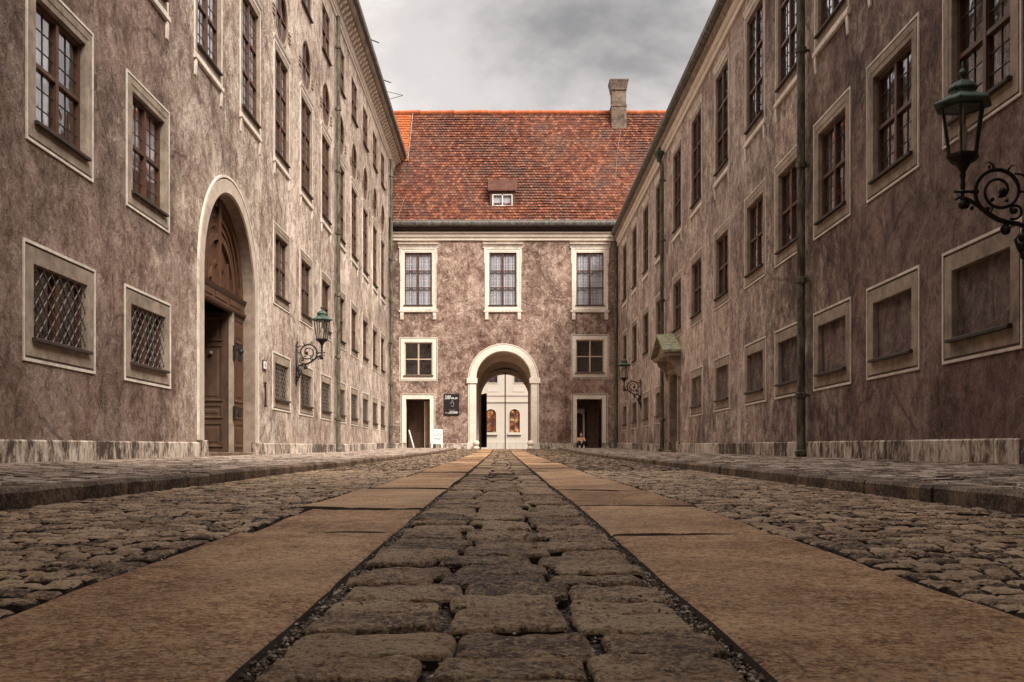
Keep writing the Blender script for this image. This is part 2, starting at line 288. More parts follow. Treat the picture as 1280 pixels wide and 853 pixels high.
# ------------------------------------------------------------------ mesh builder
class MB:
    def __init__(s): s.v = []; s.f = []; s.m = []
    def add(s, verts, faces, mi=0):
        o = len(s.v); s.v.extend([tuple(map(float, p)) for p in verts]); s.f.extend([tuple(i + o for i in f) for f in faces]); s.m.extend([mi] * len(faces))
    def box(s, x0, x1, y0, y1, z0, z1, mi=0):
        v = [(x, y, z) for z in (z0, z1) for y in (y0, y1) for x in (x0, x1)]
        s.add(v, [(0, 2, 3, 1), (4, 5, 7, 6), (0, 1, 5, 4), (2, 6, 7, 3), (0, 4, 6, 2), (1, 3, 7, 5)], mi)
    def bbox(s, x0, x1, y0, y1, z0, z1, b=0.01, mi=0):
        """box with a chamfer on its front (y0) and top edges"""
        prof = [(y1, z0), (y0, z0), (y0, z1 - b), (y0 + b, z1), (y1, z1)]
        s.prism_x(prof, x0, x1, mi)
    def prism_x(s, prof, x0, x1, mi=0, caps=True):
        n = len(prof); v = [(x0, y, z) for y, z in prof] + [(x1, y, z) for y, z in prof]
        f = [(i, (i + 1) % n, n + (i + 1) % n, n + i) for i in range(n)]
        if caps: f += [tuple(range(n - 1, -1, -1)), tuple(range(n, 2 * n))]
        s.add(v, f, mi)
    def quad(s, a, b, c, d, mi=0): s.add([a, b, c, d], [(0, 1, 2, 3)], mi)
    def tube(s, pts, r, n=8, mi=0, caps=True):
        pts = [Vector(p) for p in pts]; k = len(pts)
        rs = r if isinstance(r, (list, tuple)) else [r] * k
        up = None; v = []
        for i, p in enumerate(pts):
            t = (pts[min(i + 1, k - 1)] - pts[max(i - 1, 0)]).normalized()
            if up is None: up = Vector((0, 0, 1)) if abs(t.z) < 0.9 else Vector((0, 1, 0))
            a = t.cross(up).normalized(); b = a.cross(t).normalized(); up = b
            for j in range(n):
                an = 2 * math.pi * j / n; v.append(p + (a * math.cos(an) + b * math.sin(an)) * rs[i])
        f = [(i * n + j, i * n + (j + 1) % n, (i + 1) * n + (j + 1) % n, (i + 1) * n + j) for i in range(k - 1) for j in range(n)]
        if caps: f += [tuple(range(n - 1, -1, -1)), tuple(range((k - 1) * n, k * n))]
        s.add(v, f, mi)
    def lathe(s, prof, n=12, c=(0, 0, 0), mi=0, rot=0.0):
        v = [(c[0] + r * math.cos(2 * math.pi * j / n + rot), c[1] + r * math.sin(2 * math.pi * j / n + rot), c[2] + z) for r, z in prof for j in range(n)]
        k = len(prof)
        f = [(i * n + j, i * n + (j + 1) % n, (i + 1) * n + (j + 1) % n, (i + 1) * n + j) for i in range(k - 1) for j in range(n)]
        f += [tuple(range(n - 1, -1, -1)), tuple(range((k - 1) * n, k * n))]
        s.add(v, f, mi)
    def ball(s, c, r, n=10, mi=0, sz=1.0):
        s.lathe([(max(r * math.sin(math.pi * i / (n // 2 + 1)), 0.001), -r * sz * math.cos(math.pi * i / (n // 2 + 1))) for i in range(n // 2 + 2)], n, c, mi)
    def loop(s, path_fn, prof, closed=True, mis=None):
        """sweep profile [(offset, y)] round an outline; path_fn(offset) -> [(x, z)]"""
        rings = [[(x, y, z) for x, z in path_fn(o)] for o, y in prof]
        n = len(rings[0]); v = [p for r in rings for p in r]
        for i in range(len(rings) - 1):
            m = n if closed else n - 1
            f = [(i * n + j, (i + 1) * n + j, (i + 1) * n + (j + 1) % n, i * n + (j + 1) % n) for j in range(m)]
            s.add([], [], 0); 
            s.f.extend([]); s._pend = getattr(s, '_pend', []); s._pend.append((f, (mis[i] if mis else 0)))
        o = len(s.v); s.v.extend(v)
        for f, mi in s._pend:
            s.f.extend([tuple(q + o for q in ff) for ff in f]); s.m.extend([mi] * len(f))
        s._pend = []
    def mesh(s, name, mats, smooth=False):
        me = bpy.data.meshes.new(name); me.from_pydata(s.v, [], s.f)
        for m in (mats if isinstance(mats, (list, tuple)) else [mats]): me.materials.append(m)
        if len(me.materials) > 1: me.polygons.foreach_set('material_index', s.m)
        if smooth: me.polygons.foreach_set('use_smooth', [True] * len(me.polygons))
        me.update(); return me
    def build(s, name, mats, parent=None, loc=(0, 0, 0), smooth=False):
        return link(name, s.mesh(name, mats, smooth), parent, loc)
def link(name, me, parent=None, loc=(0, 0, 0)):
    o = bpy.data.objects.new(name, me); C.objects.link(o); o.location = loc
    if parent: o.parent = parent
    return o
def np_mesh(name, V, Fq, mat, smooth=True, rim=None):
    me = bpy.data.meshes.new(name); nv, nf = len(V), len(Fq)
    me.vertices.add(nv); me.vertices.foreach_set('co', np.ascontiguousarray(V, dtype=np.float32).ravel())
    me.loops.add(nf * 4); me.loops.foreach_set('vertex_index', np.ascontiguousarray(Fq, dtype=np.int32).ravel())
    me.polygons.add(nf); me.polygons.foreach_set('loop_start', np.arange(0, nf * 4, 4, dtype=np.int32)); me.polygons.foreach_set('loop_total', np.full(nf, 4, dtype=np.int32))
    me.materials.append(mat)
    if rim is not None: me.materials.append(M['rim_shade']); me.polygons.foreach_set('material_index', rim.astype(np.int32))
    me.update(calc_edges=True)
    me.polygons.foreach_set('use_smooth', [smooth] * nf)
    return me
def tag(o, label=None, cat=None, group=None, kind=None):
    if label: o['label'] = label
    if cat: o['category'] = cat
    if group: o['group'] = group
    if kind: o['kind'] = kind
    return o
def empty(name, loc, rz, label, cat, group=None):
    o = bpy.data.objects.new(name, None); C.objects.link(o); o.location = loc; o.rotation_euler = (0, 0, rz); o.empty_display_size = 0.3
    return tag(o, label, cat, group)

# ------------------------------------------------------------------ ground profiles (the court climbs gently away from the camera)
ROAD = ([-8, 0, 1.5, 5, 8.5, 15, 24, 36, 51, 62, 95, 200], [-.42, -.365, -.343, -.286, -.26, -.196, -.11, .02, .265, .33, .50, .5])
PAVE = ([-8, 0, 11, 24, 36, 51, 62], [-.27, -.20, -.106, -.005, .09, .32, .40])
zr = lambda y: np.interp(y, *ROAD)
zp = lambda y: np.interp(y, *PAVE)
D_END = 51.25
STRIP_C = lambda y: 0.0 - 0.0108 * np.asarray(y)            # centre line of the sett strip drifts with the court
KL = lambda y: -2.62 - 0.004 * np.asarray(y)
KR = lambda y: 2.50 - 0.003 * np.asarray(y)
WL = lambda y: -5.75 - 0.0122 * np.asarray(y)
WR = lambda y: 5.583 - 0.0016 * np.asarray(y)

mb = MB()
ys = [-120, -8, 0, 5, 15, 24, 36, 51, 62, 95, 300]
for a, b in zip(ys[:-1], ys[1:]):
    mb.quad((-200, a, zr(a) - .09), (200, a, zr(a) - .09), (200, b, zr(b) - .09), (-200, b, zr(b) - .09))
tag(mb.build('ground', M['ground']), kind='structure')
mb = MB(); ys = list(np.arange(-6, 51.3, 0.5)) + [56, 62, 95]
for a, b in zip(ys[:-1], ys[1:]):
    mb.quad((-2.75, a, zr(a) - .030), (2.62, a, zr(a) - .030), (2.62, b, zr(b) - .030), (-2.75, b, zr(b) - .030))
tag(mb.build('road_bed', M['grit']), kind='structure')

def pillows(items, n, m, p_exp, top_h, noise_amp, seed):
    """items: array (cx, cy, w, l, rot, dz, tiltx, tilty) -> verts, quads of rounded stones"""
    r = np.random.default_rng(seed); items = np.asarray(items); k = len(items)
    sx = np.sin(np.pi / 2 * np.linspace(-1, 1, n + 1)); sy = np.sin(np.pi / 2 * np.linspace(-1, 1, m + 1))
    SX, SY = np.meshgrid(sx, sy, indexing='ij'); SX = SX.ravel(); SY = SY.ravel()
    cx, cy, ww, ll, rot, dz, tx, ty = [items[:, i:i + 1] for i in range(8)]
    # irregular outline: every corner moves on its own
    cj = r.normal(0, 0.045, (k, 4, 2))
    bl = lambda c: ((1 - SX) * (1 - SY) * cj[:, 0, c:c + 1] + (1 + SX) * (1 - SY) * cj[:, 1, c:c + 1] + (1 - SX) * (1 + SY) * cj[:, 2, c:c + 1] + (1 + SX) * (1 + SY) * cj[:, 3, c:c + 1]) / 4
    ux = SX * (1 - 0.06 * SY ** 6) + bl(0) * 1.2; uy = SY * (1 - 0.06 * SX ** 6) + bl(1) * 1.2
    ed = np.maximum(np.abs(SX), np.abs(SY))
    ph = r.uniform(0, 6.28, (k, 6)); fq = r.uniform(1.5, 11, (k, 6, 2)) * r.choice([-1, 1], (k, 6, 2))
    nz = sum(np.sin(SX * fq[:, i, 0:1] + SY * fq[:, i, 1:2] + ph[:, i:i + 1]) for i in range(6)) / 6
    prof = (1 - np.abs(SX) ** p_exp) ** 0.5 * (1 - np.abs(SY) ** p_exp) ** 0.5
    X = ux * ww / 2; Y = uy * ll / 2
    Z = top_h * (prof - 1) * 1.0 + noise_amp * nz * (0.4 + 0.6 * prof) + dz + tx * X + ty * Y
    Z = np.where(ed > 0.999, Z - 0.016, Z)
    c, s = np.cos(rot), np.sin(rot)
    WX = cx + X * c - Y * s; WY = cy + X * s + Y * c
    V = np.stack([WX, WY, zr(WY) + Z], -1).reshape(-1, 3)
    idx = np.arange((n + 1) * (m + 1)).reshape(n + 1, m + 1)
    q = np.stack([idx[:-1, :-1], idx[1:, :-1], idx[1:, 1:], idx[:-1, 1:]], -1).reshape(-1, 4)
    Fq = (q[None] + (np.arange(k) * (n + 1) * (m + 1))[:, None, None]).reshape(-1, 4)
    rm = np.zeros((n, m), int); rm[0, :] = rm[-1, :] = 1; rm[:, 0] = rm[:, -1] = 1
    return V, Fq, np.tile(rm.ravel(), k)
# --- centre strip: three big setts to a row
near, far = [], []
y = 0.55
while y < 51.0:
    pitch = random.uniform(0.165, 0.235); W = 0.815; c = float(STRIP_C(y))
    g1 = random.uniform(.006, .028); g2 = random.uniform(.006, .028)
    f = [random.uniform(.8, 1.25) for _ in range(3)]; tot = sum(f); av = W - g1 - g2 - .035
    x = c - W / 2 + .02 + random.uniform(-.015, .015)
    for i in range(3):
        wd = av * f[i] / tot
        it = (x + wd / 2, y + pitch / 2 + random.uniform(-.012, .012), wd, pitch - random.uniform(.002, .016), random.gauss(0, .022), random.gauss(0, .004), random.gauss(0, .014), random.gauss(0, .02))
        (near if y < 9 else far).append(it)
        x += wd + (g1, g2, 0)[i]
    y += pitch
V, Fq, rim = pillows(near, 30, 24, 20, 0.022, 0.0075, 1)
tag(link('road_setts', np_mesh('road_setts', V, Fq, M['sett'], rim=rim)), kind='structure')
V, Fq, rim = pillows(far, 8, 6, 16, 0.022, 0.004, 2)
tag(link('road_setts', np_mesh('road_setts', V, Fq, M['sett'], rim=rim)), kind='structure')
# --- granite track slabs either side
slabs = []
edge_l, edge_r = [], []
for side, joints in ((1, [0.4, 3.72, 5.35, 7.3, 9.9]), (-1, [0.4, 3.85, 5.2, 7.6, 10.2])):
    j = list(joints)
    while j[-1] < 50.6: j.append(min(50.95, j[-1] + random.uniform(1.5, 2.9)))
    for a, b in zip(j[:-1], j[1:]):
        wd = .64 + random.uniform(-.04, .06)
        slabs.append((side, a, b, wd)); (edge_r if side > 0 else edge_l).append((a, b, wd))
Vs, Fs, Rs, o = [], [], [], 0
for side, a, b, wd in slabs:
    nx, ny = 20, max(24, int((b - a) / .07))
    s = np.sin(np.pi / 2 * np.linspace(-1, 1, nx + 1)); tt = np.linspace(-1, 1, ny + 1); tt = np.sign(tt) * (1 - (1 - np.abs(tt)) ** 1.6)
    SX, SY = np.meshgrid(s, tt, indexing='ij')
    g = .046; Y = (a + b) / 2 + SY * (b - a - g) / 2
    inner = STRIP_C(Y) + side * .415; X = inner + side * (SX + 1) / 2 * (wd - .015) + (0.004 * np.sin(Y * 3.1 + a) + 0.003 * np.sin(Y * 11 + b)) * (SX > .5)
    hl, hw = (b - a) / 2, wd / 2
    ex = (1 - np.abs(SX)) * hw; ey = (1 - np.abs(SY)) * hl
    rr = .014; edge = np.minimum(ex, ey); drop = np.where(edge < rr, rr - np.sqrt(np.maximum(0, rr ** 2 - (rr - edge) ** 2)), 0)
    ph = rng.uniform(0, 6.28, 5)
    nz = .004 * (np.sin(X * 5 + ph[0]) * np.sin(Y * 2.3 + ph[1]) + np.sin(X * 9 + Y * 4 + ph[2]) * .5 + np.sin(Y * 7 + ph[3]) * .3)
    chip = .010 * np.maximum(0, np.sin(X * 23 + Y * 31 + ph[4]) * np.sin(Y * 17 + ph[0]) - .55) * (edge < .05)
    Z = zr(Y) + .005 + nz - chip - drop + rng.normal(0, .005) - np.where(edge < 1e-6, .014, 0)
    Vs.append(np.stack([X, Y, Z], -1).reshape(-1, 3))
    idx = np.arange((nx + 1) * (ny + 1)).reshape(nx + 1, ny + 1)
    q = np.stack([idx[:-1, :-1], idx[1:, :-1], idx[1:, 1:], idx[:-1, 1:]], -1).reshape(-1, 4)
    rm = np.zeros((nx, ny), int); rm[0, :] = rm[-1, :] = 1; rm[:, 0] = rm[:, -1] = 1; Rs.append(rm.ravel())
    if side < 0: q = q[:, ::-1]
    Fs.append(q + o); o += (nx + 1) * (ny + 1)
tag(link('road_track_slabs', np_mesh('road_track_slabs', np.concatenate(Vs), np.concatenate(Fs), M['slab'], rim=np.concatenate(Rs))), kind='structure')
# --- small cobbles between the slabs and the kerbs
def slab_edge(side, y):
    for a, b, wd in (edge_r if side > 0 else edge_l):
        if a <= y < b: return wd
    return .64
nearc, farc = [], []
for side in (1, -1):
    y = 0.5
    while y < 51.1:
        pitch = random.uniform(.068, .092)
        x0 = float(STRIP_C(y)) + side * (.415 + slab_edge(side, y) + .005); x1 = float(KR(y)) - .01 if side > 0 else float(KL(y)) + .01
        span = abs(x1 - x0); x = random.uniform(0, .03)
        while x < span - .05:
            wd = min(random.uniform(.075, .13), span - x)
            if span - x - wd < .05: wd = span - x
            it = (x0 + side * (x + wd / 2), y + pitch / 2 + random.uniform(-.012, .012) + .03 * math.sin(x * 4 + y * .4), wd - random.uniform(.002, .007), pitch - random.uniform(.003, .007), random.gauss(0, .04), random.gauss(-.003, .003), random.gauss(0, .03), random.gauss(0, .05))
            (nearc if y < 13 else farc).append(it); x += wd
        y += pitch
V, Fq, rim = pillows(nearc, 8, 8, 7, 0.020, 0.005, 3)
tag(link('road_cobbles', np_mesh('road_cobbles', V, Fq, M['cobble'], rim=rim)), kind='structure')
V, Fq, rim = pillows(farc, 5, 4, 8, 0.018, 0.003, 4)
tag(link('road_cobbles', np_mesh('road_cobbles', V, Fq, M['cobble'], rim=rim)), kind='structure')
# --- loose grit lying in the joints near the camera
pts = []
for _ in range(9000):
    y = 1.2 + 6.5 * random.random() ** 1.6
    if random.random() < .6: x = float(STRIP_C(y)) + random.choice((-1, 1)) * random.gauss(.402, .012)
    else: x = float(STRIP_C(y)) + random.uniform(-.4, .4)
    pts.append((x, y))
V = []; Fq = []
oc = np.array([(1, 0, 0), (0, 1, 0), (-1, 0, 0), (0, -1, 0), (0, 0, 1), (0, 0, -1)])
tri = [(0, 1, 4), (1, 2, 4), (2, 3, 4), (3, 0, 4), (1, 0, 5), (2, 1, 5), (3, 2, 5), (0, 3, 5)]
mb = MB()
for x, y in pts:
    r = random.uniform(.0022, .0065); th = random.uniform(0, 6.28); ct, st = math.cos(th), math.sin(th)
    z = zr(y) - .027 + random.uniform(0, .020)
    q = oc * np.array([r * random.uniform(.7, 1.3), r * random.uniform(.7, 1.3), r * random.uniform(.5, 1)])
    mb.add([(x + a * ct - b * st, y + a * st + b * ct, z + c) for a, b, c in q], tri)
tag(mb.build('gravel', M['pebble']), kind='stuff')

# --- pavements of small blocks, and kerbs
def kerb(name, KX, side, y1):
    mb = MB(); y = -4.0
    while y < y1:
        ln = random.uniform(1.0, 1.7); b = min(y + ln - .012, y1); dz = random.gauss(0, .004); dx = random.gauss(0, .006)
        x = float(KX(y)) + dx; xo = x + side * .17
        for (ya, yb) in ((y, b),):
            k = 6
            for i in range(k):
                pa = ya + (yb - ya) * i / k; pb = ya + (yb - ya) * (i + 1) / k
                ja = .004 * math.sin(pa * 9); jb = .004 * math.sin(pb * 9)
                def prof(yy, j): 
                    zt = float(kt(yy)) + dz + j * .6
                    return [(x - side * j, yy, float(zr(yy)) - .08), (x - side * j, yy, zt - .022), (x + side * .018, yy, zt), (xo, yy, zt), (xo, yy, zt - .1)]
                A = prof(pa, ja); B = prof(pb, jb)
                mb.add(A + B, [(q, q + 1, q + 6, q + 5) if side < 0 else (q, q + 5, q + 6, q + 1) for q in range(4)])
                if i == 0: mb.add(A, [(0, 1, 2, 3, 4)])
                if i == k - 1: mb.add(B, [(4, 3, 2, 1, 0)])
        y += ln
    tag(mb.build(name, M['kerb']), kind='structure')
kt = lambda y: zr(y) + np.interp(y, [0, 5, 15, 51], [.105, .10, .085, .07])
kerb('kerb', KL, -1, 50.2); kerb('kerb', KR, 1, 50.2)
def pavement(name, KX, WX, side, seed):
    r = random.Random(seed); mb = MB(); y = -4.0
    lo, hi = (lambda yy: float(KX(yy)) + side * .175), (lambda yy: float(WX(yy)) + side * .05)
    def zz(x, yy):
        t = (x - lo(yy)) / (hi(yy) - lo(yy)); return float(kt(yy)) * (1 - t) + float(zp(yy)) * t
    while y < 51.2:
        p = r.uniform(.10, .16) if y < 25 else r.uniform(.2, .3); x = -r.uniform(0, .1); span = abs(hi(y) - lo(y))
        while x < span:
            wd = r.uniform(.14, .26); a = max(x, 0); b = min(x + wd, span)
            if b - a > .03:
                xa, xb = lo(y) + side * (a + .004), lo(y) + side * (b - .004); ya, yb = y + .004, y + p - .004
                if xa > xb: xa, xb = xb, xa
                e = .008; dz = r.gauss(0, .003); t1 = r.gauss(0, .003); t2 = r.gauss(0, .003)
                co = [(xa, ya), (xb, ya), (xb, yb), (xa, yb)]; ci = [(xa + e, ya + e), (xb - e, ya + e), (xb - e, yb - e), (xa + e, yb - e)]
                tl = [-t1 - t2, t1 - t2, t1 + t2, -t1 + t2]
                v = [(cx, cy, zz(cx, cy) - .02) for cx, cy in co] + [(cx, cy, zz(cx, cy) + dz + q) for (cx, cy), q in zip(ci, tl)]
                mb.add(v, [(4, 5, 6, 7), (0, 1, 5, 4), (1, 2, 6, 5), (2, 3, 7, 6), (3, 0, 4, 7)])
            x += wd
        y += p
    tag(mb.build(name, M['paver']), kind='structure')
    mb = MB(); yy = np.arange(-4, 51.3, 1.0)
    for a, b in zip(yy[:-1], yy[1:]):
        mb.quad(*[(x, q, zz(x, q) - .014) for x, q in ((lo(a), a), (hi(a), a), (hi(b), b), (lo(b), b))])
    tag(mb.build(name + '_bed', M['grit']), kind='structure')
pavement('pavement', KL, WL, -1, 5); pavement('pavement', KR, WR, 1, 6)

# ------------------------------------------------------------------ facade helpers (local x along the wall, -y outwards, z up)
def wall_sheet(mb, u0, u1, z0, z1, ops, mi=0, y=0.0, zbase=None):
    us = {u0, u1}; zs = {z0, z1}; rects = []
    for o in ops:
        if o[0] == 'rect': r = o[1:5]
        elif o[0] == 'arch': _, uc, rad, zb, zsp = o; r = (uc - rad, uc + rad, zb, zsp + rad)
        else: _, uc, zc_, rad = o; r = (uc - rad, uc + rad, zc_ - rad, zc_ + rad)
        rects.append(r); us.update(r[:2]); zs.update(r[2:])
    us = sorted(u for u in us if u0 <= u <= u1); zs = sorted(z for z in zs if z0 <= z <= z1)
    for i in range(len(us) - 1):
        for j in range(len(zs) - 1):
            a, b, c, d = us[i], us[i + 1], zs[j], zs[j + 1]
            if b - a < 1e-6 or d - c < 1e-6: continue
            um, zm = (a + b) / 2, (c + d) / 2
            if any(r[0] < um < r[1] and r[2] < zm < r[3] for r in rects): continue
            mb.quad((a, y, c), (b, y, c), (b, y, d), (a, y, d), mi)
    for o in ops:
        if o[0] in ('arch', 'circle'):
            uc, rad = o[1], (o[2] if o[0] == 'arch' else o[3]); zc_ = o[4] if o[0] == 'arch' else o[2]
            n = 28
            for sg in ((1,) if o[0] == 'arch' else (1, -1)):
                for k in range(n):
                    a0, a1 = math.pi * k / n, math.pi * (k + 1) / n
                    x0, x1 = uc + rad * math.cos(a0), uc + rad * math.cos(a1); q0, q1 = zc_ + sg * rad * math.sin(a0), zc_ + sg * rad * math.sin(a1)
                    zt = zc_ + sg * rad
                    mb.quad((x0, y, q0), (x0, y, zt), (x1, y, zt), (x1, y, q1), mi)
def rect_path(w, h, z0=0.0):
    return lambda o: [(-w / 2 - o, z0 - o), (w / 2 + o, z0 - o), (w / 2 + o, z0 + h + o), (-w / 2 - o, z0 + h + o)]
def door_path(w, h):
    return lambda o: [(-w / 2 - o, 0), (-w / 2 - o, h + o), (w / 2 + o, h + o), (w / 2 + o, 0)]
def arch_path(rad, zs, n=32, z0=0.0):
    return lambda o: [(-(rad + o), z0), *[((rad + o) * -math.cos(math.pi * i / n), zs + (rad + o) * math.sin(math.pi * i / n)) for i in range(n + 1)], (rad + o, z0)]
def circ_path(rad, n=32):
    return lambda o: [((rad + o) * math.cos(2 * math.pi * i / n), (rad + o) * math.sin(2 * math.pi * i / n)) for i in range(n)]

def surround(kind, w, h, rev=0.2):
    """window surround mesh (opening w x h, bottom at z=0)"""
    mb = MB(); mats = [M['trim'], M['trim_white'], M['groove']]
    if kind == 'flat':          # thin white fillet, dark groove, broad flat band
        mb.loop(rect_path(w, h), [(.265, .004), (.265, -.018), (.228, -.018), (.228, -.004), (.196, -.004), (.196, -.014), (0, -.012), (0, rev)], mis=[1, 1, 1, 2, 0, 0, 0])
    elif kind == 'eared':       # moulded frame with small head cornice and plain apron line
        mb.loop(rect_path(w, h), [(.25, .004), (.25, -.020), (.216, -.020), (.216, -.006), (.190, -.006), (.190, -.020), (.09, -.020), (.075, -.012), (0, -.012), (0, rev)], mis=[1, 1, 1, 2, 0, 0, 0, 0, 0])
    elif kind == 'grand_flat':
        mb.loop(rect_path(w, h), [(.19, .004), (.19, -.022), (.155, -.022), (.155, -.010), (.13, -.010), (.13, -.018), (0, -.014), (0, rev)], mis=[1, 1, 1, 0, 0, 0, 0])
        a = w / 2 + .19
        mb.prism_x([(.004, h + .193), (-.022, h + .193), (-.025, h + .23), (-.04, h + .25), (-.055, h + .29), (-.06, h + .32), (.004, h + .33)], -a - .04, a + .04, 1)
        mb.prism_x([(.004, -.31), (-.03, -.31), (-.05, -.29), (-.05, -.21), (-.03, -.193), (.004, -.193)], -a - .03, a + .03, 1)
        for s in (-1, 1): mb.prism_x([(.004, -.62), (-.02, -.60), (-.035, -.45), (-.035, -.313), (.004, -.313)], s * (a - .06) - .05, s * (a - .06) + .05, 1)
    elif kind == 'grand':
        mb.loop(rect_path(w, h), [(.24, .004), (.24, -.05), (.17, -.05), (.15, -.03), (.05, -.03), (.035, -.018), (0, -.018), (0, rev)], mis=[1, 1, 0, 0, 0, 0, 0])
        a = w / 2 + .24
        mb.prism_x([(.004, h + .243), (-.06, h + .243), (-.06, h + .32), (-.09, h + .34), (-.10, h + .40), (-.16, h + .43), (-.17, h + .49), (.004, h + .50)], -a - .10, a + .10, 1)
        mb.box(-a - .04, -a - .003, -.045, .004, h - .55, h + .24, 1); mb.box(a + .003, a + .04, -.045, .004, h - .55, h + .24, 1)
        mb.prism_x([(.004, -.36), (-.055, -.36), (-.085, -.33), (-.085, -.25), (-.05, -.243), (.004, -.243)], -a - .06, a + .06, 1)
        for s in (-1, 1): mb.prism_x([(.004, -.74), (-.05, -.72), (-.075, -.50), (-.075, -.363), (.004, -.363)], s * (a - .10) - .09, s * (a - .10) + .09, 1)
    elif kind == 'plain':
        mb.loop(rect_path(w, h), [(.03, .004), (.03, -.012), (0, -.012), (0, rev)], mis=[0, 0, 0])
    elif kind == 'round':
        for sg in (-1, 1):
            for k in range(3): mb.box(sg * (w / 2 + .24) - .13, sg * (w / 2 + .24) + .13, -.03, .004, -.34 + k * .11, -.29 + k * .11)
        mb.loop(circ_path(w / 2), [(.07, .004), (.07, -.02), (0, -.015), (0, rev)], mis=[0, 0, 0])
    return mb, mats
def casement(w, h, cols, rows, y, leads=True, bar=.055, split=None):
    fr = MB(); f = .06
    fr.box(-w / 2, -w / 2 + f, y - .035, y + .03, 0, h); fr.box(w / 2 - f, w / 2, y - .035, y + .03, 0, h)
    fr.box(-w / 2 + f, w / 2 - f, y - .035, y + .03, 0, f); fr.box(-w / 2 + f, w / 2 - f, y - .035, y + .03, h - f, h)
    iw, ih = w - 2 * f, h - 2 * f; b = bar
    zs = [f + ih * r / rows for r in range(rows + 1)] if split is None else [f] + [f + ih * q for q in split] + [h - f]
    for c in range(1, cols): x = -w / 2 + f + iw * c / cols; fr.box(x - b * .7, x + b * .7, y - .05, y + .028, f, h - f)
    for z in zs[1:-1]: 
        for c in range(cols):
            xa = -w / 2 + f + iw * c / cols + (b * .7 if c else 0); xb = -w / 2 + f + iw * (c + 1) / cols - (b * .7 if c < cols - 1 else 0)
            fr.box(xa, xb, y - .045, y + .026, z - b / 2, z + b / 2)
    pn = MB(); t = .003
    for c in range(cols):
        for r in range(len(zs) - 1):
            xa = -w / 2 + f + iw * c / cols; xb = xa + iw / cols
            pn.quad((xa, y, zs[r]), (xb, y, zs[r]), (xb, y, zs[r + 1]), (xa, y, zs[r + 1]))
            if leads:
                xm = (xa + xb) / 2; fr.box(xm - .005, xm + .005, y - .012, y + .008, zs[r], zs[r + 1], 1)
                k = 3 if zs[r + 1] - zs[r] > .6 else 2
                for q in range(1, k): zq = zs[r] + (zs[r + 1] - zs[r]) * q / k; fr.box(xa, xb, y - .010, y + .006, zq - .005, zq + .005, 1)
    return fr, pn
def curtain_mesh(w, h, y, x0=0.0, x1=1.0, zlo=0.0):
    mb = MB(); n = 40; a, b = -w / 2 + w * x0, -w / 2 + w * x1
    pts = [(a + (b - a) * i / n, y + .018 * math.sin(i * 1.7) + .012 * math.sin(i * .6)) for i in range(n + 1)]
    for (xa, ya), (xb, yb) in zip(pts[:-1], pts[1:]): mb.quad((xa, ya, h * zlo), (xb, yb, h * zlo), (xb, yb, h), (xa, ya, h))
    return mb
class WinType:
    def __init__(s, nm, kind, w, h, cols=2, rows=2, rev=0.2, leads=True, wood='wood_dark', sill=True, grille=False, blind=None, split=None, curtains=(), lead_mat='lead'):
        s.nm, s.w, s.h, s.kind = nm, w, h, kind
        mb, mats = surround(kind, w, h, rev); s.me = mb.mesh(nm, mats); s.sub = []
        if blind:
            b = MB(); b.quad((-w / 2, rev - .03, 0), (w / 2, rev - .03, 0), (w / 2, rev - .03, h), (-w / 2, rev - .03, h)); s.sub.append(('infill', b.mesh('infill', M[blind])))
        else:
            fr, pn = casement(w, h, cols, rows, rev - .04, leads, split=split)
            s.sub.append(('frame', fr.mesh('frame', [M[wood], M[lead_mat]]))); s.sub.append(('pane', pn.mesh('pane', M['glass'])))
        if sill:
            b = MB(); b.bbox(-w / 2 - .05, w / 2 + .05, -.075, rev - .05, -.012, .035, .012); s.sub.append(('sill', b.mesh('sill', M['sill_dark'])))
        if grille:
            g = MB(); p = .225; y = .02; n = int((w + h) / p) + 1
            for k in range(-n, n):
                for sg in (1, -1):
                    pts = []
                    x0 = k * p
                    # line x = x0 + sg*z clipped to the opening
                    za, zb = 0.0, h
                    lim = sorted(((-w / 2 - x0) * sg, (w / 2 - x0) * sg)); za, zb = max(za, lim[0]), min(zb, lim[1])
                    if zb - za > .03:
                        yy = y + (.012 if sg > 0 else -.004)
                        g.tube([(x0 + sg * za, yy, za), (x0 + sg * zb, yy, zb)], .0085, 6)
            s.sub.append(('grille', g.mesh('grille', M['grille'])))
        s.curt = [curtain_mesh(w - .1, h - .06, rev + .035, *c).mesh('curtain', M['curtain']) for c in curtains]
    def place(s, root, u, z, rnd):
        o = link('window', s.me, root, (u, 0, z))
        for nm, me in s.sub: link(nm, me, o)
        if s.curt and (s.kind == 'grand' or rnd.random() < .85): link('curtain', rnd.choice(s.curt), o)
        return o
    def hole(s, u, z): return ('rect', u - s.w / 2 - .015, u + s.w / 2 + .015, z - .015, z + s.h + .015)
CURT = ((0, 1, 0), (0, .45, 0), (.5, 1, 0), (0, 1, .35))
T_GRILLE = WinType('window', 'flat', 1.58, .95, 2, 1, .15, False, grille=True)
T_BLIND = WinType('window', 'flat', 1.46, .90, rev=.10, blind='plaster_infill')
T_MID = WinType('window', 'eared', 1.46, 1.60, 2, 2, .14, True, curtains=CURT)
T_GRAND = WinType('window', 'grand_flat', 1.45, 2.62, 2, 3, .11, True, curtains=CURT)
T_ATTIC = WinType('window', 'plain', 1.42, 1.52, 2, 2, .09, False, curtains=CURT[:2])
